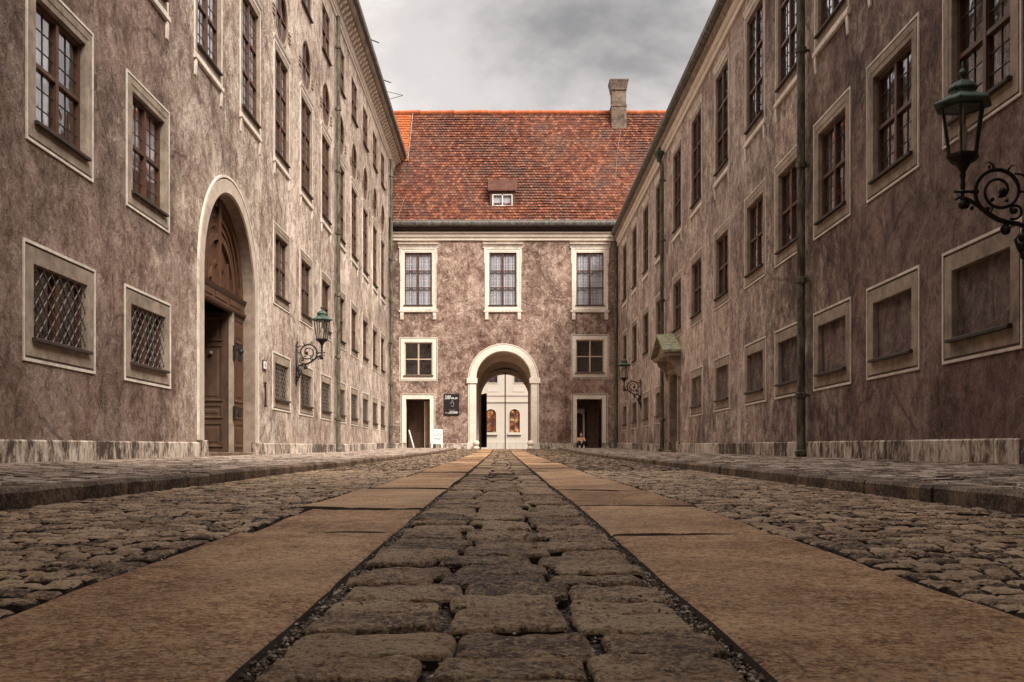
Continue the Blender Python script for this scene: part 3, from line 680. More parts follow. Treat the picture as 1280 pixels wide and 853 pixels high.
def place_oculus(root, u, z, r=.68):
    mb, mats = surround('round', 2 * r, 0, .07); o = mb.build('window', mats, root, (u, 0, z)); o['label'] = 'round window'
    fr = MB(); fr.loop(circ_path(r), [(0, .012), (-.06, .012), (-.06, .065)]); fr.box(-.025, .025, .012, .06, -r + .05, r - .05); fr.box(-r + .05, -.027, .015, .057, -.02, .02); fr.box(.027, r - .05, .015, .057, -.02, .02)
    fr.build('frame', M['wood_dark'], o)
    pn = MB(); cp = circ_path(r)(0); pn.add([(x, .05, q) for x, q in cp], [tuple(range(len(cp)))]); pn.build('pane', M['glass'], o)
# scroll or leaf ornaments left of the round windows are part of the wall stucco

def downpipe(root, u, z0, z1, r=.075, off=.13, hopper=False, top=None, mat='pipe'):
    mb = MB(); mb.tube([(u, -off, z0), (u, -off, z0 + 1.15)], r * 1.12, 12); mb.tube([(u, -off, z0 + 1.15), (u, -off, z1)], r, 12)
    z = z0 + 1.15
    while z < z1: mb.lathe([(r * 1.02, -.06), (r * 1.42, -.045), (r * 1.42, .045), (r * 1.02, .06)], 12, (u, -off, z)); mb.box(u - .02, u + .02, -off + .02, .03, z - .02, z + .02); z += 2.15
    mb.lathe([(r * 1.2, 0), (r * 1.6, .02), (r * 1.6, .09), (r * 1.2, .11)], 12, (u, -off, z0 + .02))
    if top: mb.tube([(u, -off, z1), *top], r, 10)
    o = mb.build('downpipe', M[mat], root, smooth=False)
    if hopper:
        h = MB(); h.lathe([(r, -.25), (r * 1.2, -.2), (r * 2.3, 0), (r * 2.6, .05), (r * 2.6, .12), (r * 2.2, .12)], 12, (u, -off - .10, z1 + .35)); h.build('hopper', M['verdigris'], o)
    return o
def plinth(root, spans, zbase, hgt, proud=.07):
    for a, b in spans:
        mb = MB(); x = a
        while x < b - 1e-4:
            ln = random.uniform(.55, 1.0); e = min(x + ln, b)
            if b - e < .3: e = b
            g = .006; xa, xb = x + g, e - g; p = proud + random.gauss(0, .004)
            za, zb = zbase(xa), zbase(xb); ta, tb = za + hgt, zb + hgt
            v = []
            for xx, zl, zt in ((xa, za, ta), (xb, zb, tb)): v += [(xx, .02, zl - .25), (xx, -p, zl - .25), (xx, -p, zt - .02), (xx, -p + .02, zt), (xx, .02, zt)]
            mb.add(v, [(q, q + 5, q + 6, q + 1) for q in range(4)] + [(0, 1, 2, 3, 4), (9, 8, 7, 6, 5)])
            x = e
        mb.build('plinth', M['plinth'], root)

# ================================================================== WEST WING (left): four storeys of openings, oak portal
RZ_L = math.atan2(1, -.0122)
rnd = random.Random(3)
west = empty('palace_wing', (-5.75, 0, 0), RZ_L, 'long tall palace wing on the left with round windows and a big oak portal', 'building')
U_TOP, U_BOT, U_END = 53.7, -3.0, 53.7
row0 = [12.9, 16.1, 25.9, 29.2, 32.5, 35.6, 38.8, 42.0, 45.2, 48.2]
row2 = [12.9, 16.1, 19.4, 22.65, 25.9, 29.2, 32.5, 35.6, 38.8, 42.0, 45.2, 48.2]
ops = []
for u in row0: ops.append(T_GRILLE.hole(u, 1.40)); ops.append(T_MID.hole(u, 4.08))
for u in row2: ops.append(T_GRAND.hole(u, 7.76))
OCU = [u for u in row2 if u > 18] + [51.9]
for u in OCU: ops.append(('circle', u, 11.52, .695))
for u in row2[2:] : ops.append(T_ATTIC.hole(u, 13.12))
PU, PR, PZS, PZB = 21.0, 1.93, 3.54, -.03
ops.append(('arch', PU, PR + .01, -1.0, PZS))
mb = MB(); wall_sheet(mb, U_BOT, U_TOP, -1.0, 16.2, ops)
# back of the wing: inner wall, end walls, rear
mb.quad((U_BOT, 9, -1), (U_BOT, 0, -1), (U_BOT, 0, 16.2), (U_BOT, 9, 16.2)); mb.quad((U_TOP, 0, -1), (U_TOP, 9, -1), (U_TOP, 9, 16.2), (U_TOP, 0, 16.2)); mb.quad((U_TOP, 9, -1), (U_BOT, 9, -1), (U_BOT, 9, 16.2), (U_TOP, 9, 16.2))
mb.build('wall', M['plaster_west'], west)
mb = MB()
for a, b in ((U_BOT + .05, PU - 2.3), (PU + 2.3, U_TOP - .05)): mb.quad((a, 1.1, -1), (b, 1.1, -1), (b, 1.1, 16.1), (a, 1.1, 16.1))
mb.quad((PU - 2.3, 1.1, 5.9), (PU + 2.3, 1.1, 5.9), (PU + 2.3, 1.1, 16.1), (PU - 2.3, 1.1, 16.1))
for z in (3.2, 6.7, 10.9, 12.6): 
    for a, b in ((U_BOT + .05, PU - 2.3), (PU + 2.3, U_TOP - .05)): mb.quad((a, .12, z), (b, .12, z), (b, 1.1, z), (a, 1.1, z))
mb.build('inner_wall', M['interior'], west)
for u in row0: T_GRILLE.place(west, u, 1.40, rnd)
for u in row0: T_MID.place(west, u, 4.08, rnd)
for u in row2: T_GRAND.place(west, u, 7.76, rnd)
for u in OCU: place_oculus(west, u, 11.52)
for u in row2[2:]: T_ATTIC.place(west, u, 13.12, rnd)
zb_l = lambda u: float(zp(u))
plinth(west, [(U_BOT, PU - 2.36), (PU + 2.36, 50.95)], zb_l, .275)
# cornice with modillions, gutter
mb = MB()
mb.prism_x([(.02, 15.28), (-.03, 15.28), (-.05, 15.31), (-.05, 15.36), (-.02, 15.37), (-.02, 15.46), (-.06, 15.48), (-.07, 15.58), (-.10, 15.62), (-.10, 15.66), (.02, 15.66)], U_BOT, U_TOP, 1)
mb.prism_x([(.02, 15.663), (-.08, 15.663), (-.08, 15.96), (.02, 15.96)], U_BOT, U_TOP, 0)
mb.prism_x([(.02, 15.963), (-.42, 15.963), (-.46, 16.0), (-.50, 16.08), (-.52, 16.16), (.02, 16.2)], U_BOT, U_TOP, 0)
u = U_BOT + .2
while u < U_TOP - .2:
    mb.prism_x([(-.083, 15.70), (-.12, 15.68), (-.17, 15.72), (-.22, 15.82), (-.30, 15.84), (-.36, 15.88), (-.36, 15.955), (-.083, 15.955)], u - .09, u + .09, 1); u += .45
mb.build('cornice', [M['trim'], M['trim_end']], west)
mb = MB(); mb.prism_x([(-.50, 16.17), (-.56, 16.17), (-.64, 16.22), (-.66, 16.34), (-.64, 16.46), (-.60, 16.46), (-.50, 16.3)], U_BOT, U_TOP + .1)
mb.build('gutter', M['gutter'], west)
mb = MB(); mb.prism_x([(-.50, 16.32), (4.5, 20.4), (9.5, 16.32)], U_BOT, U_TOP + .1); mb.build('roof', M['tile'], west)
for uu in (39.0, 43.2): 
    mb = MB(); mb.tube([(uu, -.6, 16.45), (uu + .1, -.95, 16.35)], .022, 6); mb.build('gutter_spike', M['iron'], west)
mb = MB(); mb.tube([(44.6, -.6, 16.45), (45.0, -1.3, 16.42)], .012, 6); mb.tube([(45.6, -.6, 16.45), (45.02, -1.3, 16.42)], .012, 6); mb.build('gutter_stay', M['iron'], west)
downpipe(west, 34.15, zb_l(34.15), 15.2, .07, .14)
downpipe(west, 50.75, .30, 15.2, .085, .14)
# portal
port = MB(); mats = [M['jamb'], M['trim_white'], M['groove'], M['trim_mid']]
port.loop(arch_path(PR, PZS, 40, PZB), [(.40, .004), (.40, -.04), (.355, -.04), (.355, -.016), (.32, -.016), (.32, -.036), (.05, -.036), (0, -.012), (0, .26)], closed=False, mis=[1, 1, 1, 2, 3, 3, 0, 0])
po = port.build('portal', mats, west, (PU, 0, 0))
zdo = .05
# tympanum panel, beam
ty = MB(); n = 32; yb = .40
arc = [(PR * 1.01 * -math.cos(math.pi * i / n), PZS + PR * 1.01 * math.sin(math.pi * i / n)) for i in range(n + 1)]
ty.add([(x, yb, z) for x, z in arc] + [(PR * 1.01, yb, 3.3), (-PR * 1.01, yb, 3.3)], [tuple(range(n + 3))])
def arc_strip(mbx, r0, r1, a0, a1, y0, y1, cx=0, cz=PZS, n=18):
    v = []
    for i in range(n + 1):
        a = a0 + (a1 - a0) * i / n
        for r, y in ((r0, y1), (r0, y0), (r1, y0), (r1, y1)): v.append((cx + r * math.cos(a), y, cz + r * math.sin(a)))
    mbx.add(v, [(4 * i + j, 4 * i + j + 1, 4 * i + 5 + j, 4 * i + 4 + j) for i in range(n) for j in range(3)])
arc_strip(ty, 1.72, 1.95, 0, math.pi, .34, .41); arc_strip(ty, 1.02, 1.16, 0, math.pi, .33, .41); arc_strip(ty, .52, .60, .25, math.pi - .25, .36, .41)
arc_strip(ty, 1.30, 1.36, .1, math.pi / 2 - .12, .365, .41); arc_strip(ty, 1.50, 1.56, .1, math.pi / 2 - .12, .365, .41); arc_strip(ty, 1.30, 1.36, math.pi / 2 + .12, math.pi - .1, .365, .41); arc_strip(ty, 1.50, 1.56, math.pi / 2 + .12, math.pi - .1, .365, .41)
ty.box(-.09, .09, .325, .41, PZS, PZS + 1.9)
for s in (-1, 1):
    ty.box(s * .40 - .05, s * .40 + .05, .36, .405, PZS + .08, PZS + .50); ty.box(s * .75 - .04, s * .75 + .04, .36, .405, PZS + .08, PZS + .66)
ty.build('tympanum', M['wood_door'], po)
be = MB(); be.prism_x([(.42, 3.16), (.30, 3.16), (.27, 3.20), (.27, 3.24), (.31, 3.26), (.31, 3.46), (.27, 3.49), (.25, 3.54), (.42, 3.56)], -PR, PR)
for s in (-1, 0, 1): be.box(s * 1.1 - .45, s * 1.1 + .45, .295, .312, 3.30, 3.42)
be.build('transom_beam', M['wood_door'], po)
def panelled(w, h, d, rows):
    mb = MB(); mb.box(0, w, 0, d, 0, h); s = .13
    for (za, zb) in rows:
        a, b = s, w - s
        mb.loop(lambda o, a=a, b=b, za=za, zb=zb: [(a - o, za - o), (b + o, za - o), (b + o, zb + o), (a - o, zb + o)], [(.03, .0), (.03, -.022), (0, -.022), (-.02, -.003), (-.07, -.003), (-.09, -.015)])
        mb.quad((a + .09, -.015, za + .09), (b - .09, -.015, za + .09), (b - .09, -.015, zb - .09), (a + .09, -.015, zb - .09))
    return mb
rows_ = [(.14, .62), (.78, 1.02), (1.16, 2.35), (2.5, 2.98)]
leaf = panelled(.95, 3.1, .08, rows_); lo_ = leaf.build('door_leaf', M['wood_door'], po, (1.0, .34, zdo))
kn = MB(); kn.box(.02, .12, -.05, 0, 2.15, 2.5); kn.box(.40, .70, -.035, 0, 2.1, 2.45); kn.ball((.55, -.05, 2.3), .06); kn.box(.40, .70, -.035, 0, .82, .98); kn.build('ironwork', M['iron'], lo_)
st = MB(); st.box(.90, .985, .30, .40, 0, 3.16); st.build('door_stile', M['trim'], po)
hg = MB()
for z in (2.1, .75): hg.box(.885, 1.0, .25, .299, z, z + .32)
hg.build('hinge', M['iron'], po)
ol = panelled(1.75, 3.1, .08, rows_); oo = ol.build('open_door_leaf', M['wood_shade'], po, (.86, .42, zdo)); oo.rotation_euler = (0, 0, R(86))
# panels of the open leaf face the street end of the passage
oo.scale = (1, -1, 1)
kb = MB(); kb.ball((.35, -.05, 2.2), .05); kb.build('door_knob', M['grille'], oo)
sp_ = MB(); x0, x1 = -PR - .3, PR + .3
sp_.quad((x0, .5, -.06), (x1, .5, -.06), (x1, 6, -.06), (x0, 6, -.06)); sp_.quad((x0, .43, 3.6), (x1, .43, 3.6), (x1, 6, 3.6), (x0, 6, 3.6)); sp_.quad((x0, 6, -.06), (x1, 6, -.06), (x1, 6, 3.6), (x0, 6, 3.6))
sp_.quad((x0, .43, -.06), (x0, 6, -.06), (x0, 6, 3.6), (x0, .43, 3.6)); sp_.quad((x1, .43, -.06), (x1, 6, -.06), (x1, 6, 3.6), (x1, .43, 3.6))
sp_.build('passage', M['interior'], po)
for c_ in po.children: c_.location.y -= .11
stp = MB(); stp.bbox(-PR + .005, PR - .005, -.02, .5, -.35, zdo - .005, .015); stp.build('threshold', M['kerb'], po)
for s in (-1, 1):
    b = MB(); b.bbox(s * (PR + .2) - .235, s * (PR + .2) + .235, -.09, .02, -.35, zb_l(PU) + .30, .015); b.build('portal_base', M['plinth'], po)

# ================================================================== EAST WING (right): blind ground-floor windows
RZ_R = math.atan2(-1, .0016)
east = empty('palace_wing', (5.583, 0, 0), RZ_R, 'lower brown palace wing on the right with walled-up ground floor windows', 'building')
e0 = [11.7, 14.4, 17.1, 19.75, 22.45, 25.95, 29.5, 36.9, 40.5, 44.2, 48.0]
e1 = [11.7, 14.4, 17.1, 19.75, 22.45, 25.95, 29.5, 32.9, 36.9, 40.5, 44.2, 48.0]
T_GRAND_E = WinType('window', 'grand_flat', 1.45, 2.60, 2, 3, .11, True, curtains=CURT)
T_MID_E = WinType('window', 'eared', 1.46, 1.62, 2, 2, .14, True, curtains=CURT)
ops = []
for d in e0: ops.append(T_BLIND.hole(-d, 1.42))
for d in e1: ops.append(T_MID_E.hole(-d, 4.17)); ops.append(T_GRAND_E.hole(-d, 7.55))
DU, DW, DH = -33.45, 1.55, 2.72
ops.append(('rect', DU - DW / 2 - .01, DU + DW / 2 + .01, -1.0, DH + .01))
V0, V1 = -60.0, 3.0
mb = MB(); wall_sheet(mb, V0, V1, -1.0, 11.3, ops)
mb.quad((V0, 9, -1), (V0, 0, -1), (V0, 0, 11.3), (V0, 9, 11.3)); mb.quad((V1, 0, -1), (V1, 9, -1), (V1, 9, 11.3), (V1, 0, 11.3)); mb.quad((V1, 9, -1), (V0, 9, -1), (V0, 9, 11.3), (V1, 9, 11.3))
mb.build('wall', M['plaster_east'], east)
mb = MB(); mb.quad((V0 + .05, 1.1, -1), (V1 - .05, 1.1, -1), (V1 - .05, 1.1, 11.2), (V0 + .05, 1.1, 11.2))
for z in (3.2, 6.8): mb.quad((V0, .12, z), (V1, .12, z), (V1, 1.1, z), (V0, 1.1, z))
mb.build('inner_wall', M['interior'], east)
for d in e0: T_BLIND.place(east, -d, 1.42, rnd)
for d in e1: T_MID_E.place(east, -d, 4.17, rnd)
for d in e1: T_GRAND_E.place(east, -d, 7.55, rnd)
zb_r = lambda u: float(zp(-u))
plinth(east, [(-50.9, DU - 1.16), (DU + 1.16, V1)], zb_r, .285)
mb = MB()
mb.prism_x([(.02, 10.78), (-.04, 10.78), (-.06, 10.82), (-.06, 10.88), (-.025, 10.90), (-.025, 10.97), (-.07, 11.0), (-.10, 11.06), (-.12, 11.12), (.02, 11.12)], V0, V1, 1)
mb.prism_x([(.02, 11.123), (-.14, 11.123), (-.20, 11.2), (-.22, 11.28), (.02, 11.32)], V0, V1, 0)
mb.build('cornice', [M['trim'], M['trim_end']], east)
mb = MB(); mb.prism_x([(-.20, 11.29), (-.26, 11.29), (-.36, 11.35), (-.38, 11.46), (-.35, 11.55), (-.31, 11.55), (-.2, 11.42)], -51.0, V1); mb.build('gutter', M['gutter'], east)
mb = MB(); mb.prism_x([(-.22, 11.42), (4.6, 16.0), (9.4, 11.42)], V0, V1); mb.build('roof', M['tile'], east)
downpipe(east, -18.4, zb_r(-18.4), 11.25, .075, .15)
downpipe(east, -35.35, zb_r(-35.35), 10.4, .07, .14, hopper=True, top=[(-35.35, -.18, 10.5), (-35.35, -.24, 10.62), (-35.35, -.24, 11.0)])
# doorway with bracketed pediment hood
dz = zb_r(DU)
dr = MB(); dr.loop(door_path(DW, DH), [(.30, .004), (.30, -.03), (.26, -.03), (.26, -.06), (.06, -.06), (.04, -.03), (0, -.03), (0, .55)], closed=False, mis=[0] * 7)
do = dr.build('doorway', [M['trim']], east, (DU, 0, 0)); do['label'] = 'stone doorway under a mossy pediment hood'
lf = panelled(DW, DH - dz, .08, [(.15, .8), (.95, 1.9), (2.05, 2.5)]); lf.build('door_leaf', M['wood_shade'], do, (-DW / 2, .48, dz))
hd = MB()
a = 1.22
hd.box(-a + .1, a - .1, -.10, .004, 2.78, 3.22)                                    # frieze
for k in range(9): x = -a + .26 + k * (2 * a - .52) / 8; hd.box(x - .035, x + .035, -.135, -.103, 2.86, 3.20)
for s in (-1, 1):
    x = s * (a - .12)
    hd.prism_x([(.004, 2.55), (-.08, 2.58), (-.16, 2.72), (-.17, 2.86), (-.26, 2.98), (-.40, 3.08), (-.44, 3.223), (.004, 3.223)], x - .09, x + .09)
hd.prism_x([(.004, 3.226), (-.50, 3.226), (-.54, 3.27), (-.58, 3.33), (.004, 3.34)], -a - .12, a + .12)
hd.build('door_bracket', M['trim'], do)
pd = MB()
tri_ = [(-a - .12, 3.345), (a + .12, 3.345), (0, 3.95)]
pd.add([(x, -.42, z) for x, z in tri_] + [(x, .004, z) for x, z in tri_], [(0, 1, 2), (0, 3, 4, 1)]); pd.build('pediment', M['trim'], do)
hr = MB()
for s in (-1, 1):
    v = [(s * (a + .18), -.62, 3.345), (s * (a + .18), .004, 3.345), (0, .004, 4.0), (0, -.62, 4.0), (s * (a + .18), -.62, 3.42), (s * (a + .18), .004, 3.42), (0, .004, 4.08), (0, -.62, 4.08)]
    hr.add(v, [(0, 1, 2, 3), (4, 7, 6, 5), (0, 3, 7, 4), (0, 4, 5, 1)])
m = Mat('mossy_hood'); p = m.pos(); n = m.noise(p, 6, 6, 0.7); m.col(m.ramp(n, [(0.35, (0.16, 0.14, 0.09)), (0.65, (0.36, 0.35, 0.22))])).rough(0.9).bump(n, .5, .02); M['moss'] = m.m
hr.build('hood', M['moss'], do)
stp = MB(); stp.bbox(-DW / 2 - .2, DW / 2 + .2, -.28, .6, dz - .3, dz + .06, .02); stp.build('threshold', M['kerb'], do)
for s in (-1, 1):
    b = MB(); b.bbox(s * (DW / 2 + .17) - .17, s * (DW / 2 + .17) + .17, -.085, .02, dz - .3, dz + .35, .015); b.build('door_base', M['plinth'], do)

# ================================================================== GATE BUILDING (end of the court)
end = empty('gate_building', (0, D_END, 0), 0, 'brown gate building with steep red tiled roof and central archway closing the court', 'building')
AX, AR, AZS = -.446, 1.425, 3.92
T_GRAND_C = WinType('window', 'grand', 1.42, 2.76, 2, 3, .12, True, curtains=((0, 1, 0),))
T_SQ = WinType('window', 'flat', 1.46, 1.75, 2, 2, .13, True, wood='wood_pale')
for T in (T_GRAND_C,):
    for me in (T.me,):
        me.materials[0] = M['trim_end']
T_SQ.me.materials[0] = M['trim_end']
gx = (-4.88, -.47, 4.06)
ops = [T_GRAND_C.hole(x, 7.74) for x in gx] + [T_SQ.hole(-4.87, 4.08), T_SQ.hole(4.06, 4.22)]
LD, RD = (-4.90, 1.26, 2.88), (4.04, 1.33, 2.88)
for x, w_, h_ in (LD, RD): ops.append(('rect', x - w_ / 2 - .01, x + w_ / 2 + .01, -1.0, h_ + .01))
ops.append(('arch', AX, AR + .01, -1.0, AZS))
mb = MB(); E0, E1 = -9.0, 9.0
wall_sheet(mb, E0, E1, -1.0, 11.75, ops)
mb2 = MB(); wall_sheet(mb2, E0, E1, -1.0, 11.75, [('arch', AX, 1.52, -1.0, 3.52)], y=10.8)
mb.v2 = None
for x in (E0, E1): mb.quad((x, 0, -1), (x, 10.8, -1), (x, 10.8, 11.75), (x, 0, 11.75))
o_ = len(mb.v); mb.v += mb2.v; mb.f += [tuple(i + o_ for i in f) for f in mb2.f]; mb.m += mb2.m
mb.build('wall', M['plaster_end'], end)
mb = MB()
for a, b in ((E0, -6.1), (-3.7, AX - 1.7), (AX + 1.7, 2.95), (5.2, E1)): mb.quad((a, 1.1, -1), (b, 1.1, -1), (b, 1.1, 11.7), (a, 1.1, 11.7))
for a, b in ((-6.1, -3.7), (2.95, 5.2)): mb.quad((a, 1.1, 3.3), (b, 1.1, 3.3), (b, 1.1, 11.7), (a, 1.1, 11.7))
mb.quad((AX - 1.7, 1.1, 5.6), (AX + 1.7, 1.1, 5.6), (AX + 1.7, 1.1, 11.7), (AX - 1.7, 1.1, 11.7))
for z in (3.3, 6.9): 
    for a, b in ((E0, AX - 1.7), (AX + 1.7, E1)): mb.quad((a, .12, z), (b, .12, z), (b, 1.1, z), (a, 1.1, z))
mb.build('inner_wall', M['interior'], end)
for x in gx: T_GRAND_C.place(end, x, 7.74, rnd)
T_SQ.place(end, -4.87, 4.08, rnd); T_SQ.place(end, 4.06, 4.22, rnd)
gz = lambda u: .30
plinth(end, [(-6.3, LD[0] - .92), (LD[0] + .92, AX - 1.88), (AX + 1.88, RD[0] - .95), (RD[0] + .95, 5.45)], gz, .27)
mb = MB()
mb.prism_x([(.02, 11.10), (-.06, 11.10), (-.09, 11.14), (-.09, 11.22), (-.02, 11.23), (-.02, 11.27), (-.11, 11.28), (-.13, 11.32), (-.13, 11.42), (-.03, 11.43), (-.03, 11.46), (-.17, 11.47), (-.19, 11.55), (.02, 11.56)], -6.3, 5.5, 0)
mb.prism_x([(.02, 11.563), (-.10, 11.563), (-.24, 11.70), (-.26, 11.82), (.02, 11.84)], -6.3, 5.5, 1)
mb.build('cornice', [M['trim_end'], M['sill_dark']], end)
# roof: courses of separate tiles
PITCH = math.atan(1.43); RY0, RZ0 = -.42, 11.86; SL = 5.30 / math.cos(PITCH)
def tile_field(x0, x1, s0, s1, seed, wdt=.17, exp=.215):
    r = random.Random(seed); mb = MB(); s = s0; row = 0; cp, sp = math.cos(PITCH), math.sin(PITCH)
    P = lambda x, s_, h: (x, RY0 + s_ * cp - h * sp, RZ0 + s_ * sp + h * cp)
    while s < s1 - .02:
        e = min(s + exp + .05, s1); x = x0 + (row % 2) * wdt / 2 - wdt; sag = .012 * math.sin(row * .7)
        while x < x1:
            a, b = max(x + .004, x0), min(x + wdt - .004, x1)
            if b - a > .02:
                h = .055 + r.gauss(0, .008) + .02 * math.sin(x * .6 + s * .4); dsl = r.gauss(0, .01); mdx = (a + b) / 2
                v = [P(a, s + dsl + .02, h), P(mdx, s + dsl - .02, h + .002), P(b, s + dsl + .02, h + r.gauss(0, .004)), P(b, e, .006), P(a, e, .006), P(a, s + dsl + .02, h - .03), P(mdx, s + dsl - .02, h - .03), P(b, s + dsl + .02, h - .03)]
                mb.add(v, [(0, 1, 2, 3, 4), (5, 6, 1, 0), (6, 7, 2, 1)])
            x += wdt
        s += exp; row += 1
    return mb
SEAM = -5.68
cp, sp = math.cos(PITCH), math.sin(PITCH)
rf = tile_field(SEAM, 11.5, .25, SL, 1).build('roof', M['tile'], end)
tile_field(-11, SEAM - .03, .25, 5.0, 3).build('roof_patch', M['tile'], rf); tile_field(-11, SEAM - .03, 5.02, SL, 2).build('roof_patch', M['tile_new'], rf)['label'] = 'bright orange new tiles'
mb = MB(); P = lambda x, s_, h: (x, RY0 + s_ * cp - h * sp, RZ0 + s_ * sp + h * cp)
mb.quad(P(-11, 0, -.03), P(11.5, 0, -.03), P(11.5, SL, -.03), P(-11, SL, -.03))
ry, rz_ = RY0 + SL * cp, RZ0 + SL * sp
mb.quad((-11, ry, rz_ - .03), (11.5, ry, rz_ - .03), (11.5, 2 * ry - RY0, RZ0), (-11, 2 * ry - RY0, RZ0)); mb.build('roof_deck', M['tile'], rf)
mb = MB(); x = -11
while x < 11.4: 
    hh = random.gauss(0, .012); mb.tube([(x, ry, rz_ + .02 + hh), (x + .4, ry, rz_ + .045 + hh)], .14, 10); x += .385
mb.build('ridge', M['tile_new'], rf)
# eaves strip, gutter, brackets
mb = MB(); mb.quad(P(-6.2, -.02, .03), P(5.6, -.02, .03), P(5.6, .30, .05), P(-6.2, .30, .05)); mb.build('eaves_sheet', M['gutter'], rf)
mb = MB(); mb.prism_x([(-.30, 11.79), (-.40, 11.78), (-.52, 11.84), (-.55, 11.95), (-.52, 12.0), (-.48, 12.0), (-.44, 11.9), (-.30, 11.88)], -6.15, 5.3)
mb.build('gutter', M['gutter'], end)
mb = MB(); x = -6.0
while x < 5.2: mb.tube([P(x, .38, .08), P(x, .05, .10), (x, -.56, 11.99)], .018, 6); x += .80
for s_ in (.16,): mb.tube([P(-6.1, s_, .14), P(5.4, s_, .14)], .022, 6)
mb.build('snow_guard', M['grille'], end)
mb = MB(); mb.tube([P(5.55, 3.4, .075), P(5.75, SL * .6, .075), P(6.35, SL - .05, .075)], .009, 6); mb.build('flashing', M['trim'], rf); mb = MB()
mb.tube([P(-5.95, .3, .075), P(-5.62, 2.2, .075)], .009, 6); mb.build('flashing', M['trim'], rf); mb = MB(); mb.tube([P(SEAM, 5.0, .075), P(SEAM + .03, SL - .1, .075)], .022, 6); mb.build('flashing', M['trim'], rf)
# chimney
sch = 4.90 / math.cos(PITCH); cxx, cyy, czz = P(6.02, sch, 0)
ch = MB(); ch.box(cxx - .42, cxx + .42, cyy - .40, cyy + .40, czz - .9, czz + .80); ch.box(cxx - .445, cxx + .445, cyy - .425, cyy + .425, czz + .70, czz + .797)
ch.box(cxx - .40, cxx + .40, cyy - .38, cyy + .38, czz + .803, czz + 1.60)
ch.lathe([(.58, 1.603), (.62, 1.65), (.62, 1.70), (.74, 2.12), (.76, 2.14), (.76, 2.20), (.5, 2.20)], 4, (cxx, cyy, czz), rot=math.pi / 4)
ch.build('chimney', M['chimney'], rf)
# dormer
dx, ds = -.50, 2.12; _, dy, dzz = P(dx, ds - .75, 0)
dm = MB(); hw = .66
dm.quad((dx - hw - .12, dy - .12, dzz + .86), (dx + hw + .12, dy - .12, dzz + .86), (dx + hw + .12, *P(0, ds + 1.35, .06)[1:]), (dx - hw - .12, *P(0, ds + 1.35, .06)[1:]))
dm.box(dx - hw - .10, dx + hw + .10, dy - .12, dy - .07, dzz + .80, dzz + .85)
for s in (-1, 1): dm.add([(dx + s * hw, dy, dzz - .1), (dx + s * hw, dy, dzz + .82), (dx + s * hw, dy + 1.0, dzz + 1.3)], [(0, 1, 2)])
M['dormer'] = simple('dormer_roof_tile', (.07, .026, .015), .85, .75, 13, .6, .02); do_ = dm.build('dormer', M['dormer'], rf)
fm = MB(); fm.box(dx - hw, dx - hw + .13, dy - .02, dy + .06, dzz, dzz + .78); fm.box(dx + hw - .13, dx + hw, dy - .02, dy + .06, dzz, dzz + .78); fm.box(dx - hw + .13, dx + hw - .13, dy - .02, dy + .06, dzz + .66, dzz + .78); fm.build('dormer_frame', M['wood_dark'], do_) if False else None
dm2 = MB(); dm2.v, dm2.f, dm2.m = fm.v, fm.f, fm.m; dm2.build('dormer_frame', M['wood_dark'], end)
dm3 = MB(); x0, x1, z0, z1 = dx - hw + .13, dx + hw - .13, dzz + .08, dzz + .66
dm3.box(x0, x1, dy - .015, dy + .04, z0 - .08, z0, 0); dm3.box(dx - .03, dx + .03, dy - .01, dy + .04, z0, z1, 0); dm3.box(x0, x0 + .05, dy - .01, dy + .04, z0, z1, 0); dm3.box(x1 - .05, x1, dy - .01, dy + .04, z0, z1, 0); dm3.box(x0 + .05, x1 - .05, dy - .01, dy + .04, z1 - .05, z1, 0)
dw = dm3.build('dormer_window', M['white_paint'], end)
pq = MB(); pq.quad((x0, dy + .02, z0), (x1, dy + .02, z0), (x1, dy + .02, z1), (x0, dy + .02, z1)); pq.build('pane', M['glass'], dw)
cq = MB(); cq.quad((x0, dy + .10, z0), (x1, dy + .10, z0), (x1, dy + .10, z1), (x0, dy + .10, z1)); cq.build('curtain', M['curtain'], dw)
# archway
mb = MB()
mb.loop(arch_path(AR, AZS, 36, .25), [(.42, .004), (.42, -.05), (.375, -.05), (.375, -.02), (.35, -.02), (.35, -.05), (.04, -.05), (0, -.02), (0, .45)], closed=False, mis=[1, 1, 1, 2, 0, 0, 0, 0])
for s in (-1, 1): mb.box(s * (AR + .21) - .28, s * (AR + .21) + .28, -.10, .002, AZS - .22, AZS + .06, 1)
for s in (-1, 1): mb.box(s * (AR + .21) - .25, s * (AR + .21) + .25, -.09, .002, .0, .62, 0)
arch = mb.build('archway', [M['trim_end'], M['trim_end'], M['groove']], end, (AX, 0, 0))
mb = MB()
TW = 1.62
mb.loop(arch_path(TW, AZS - .1, 28, .1), [(0, .45), (0, 10.79)], closed=False); mb.loop(arch_path(TW, AZS - .1, 28, .1), [(-TW + AR, .45), (.25, .45)], closed=False) if False else None
# end collars and ribs of the vault
mb.loop(arch_path(AR, AZS, 28, .1), [(0, .45), (.30, .452)], closed=False)
for yy in (3.6, 7.0): mb.loop(arch_path(1.40, AZS - .12, 28, .1), [(.30, yy), (0, yy), (0, yy + .5), (.30, yy + .5)], closed=False)
mb.loop(arch_path(1.50, 3.52, 28, .1), [(.30, 10.3), (0, 10.3), (0, 10.79)], closed=False)
mb.build('vault', M['soffit'], arch)
gt = MB(); gt.box(0, 1.25, 0, .06, .42, 3.7)
for k in range(6): gt.box(.08 + k * .21, .12 + k * .21, -.03, 0, .5, 3.62)
for z in (.55, 1.9, 3.1, 3.5): gt.box(.02, 1.23, -.04, -.031, z, z + .07)
M['gate'] = simple('gate_paint', (.07, .062, .064), .5, .3, 8, .1); g = gt.build('gate_leaf', M['gate'], arch, (-1.50, 9.6, 0)); g.rotation_euler = (0, 0, R(-73))
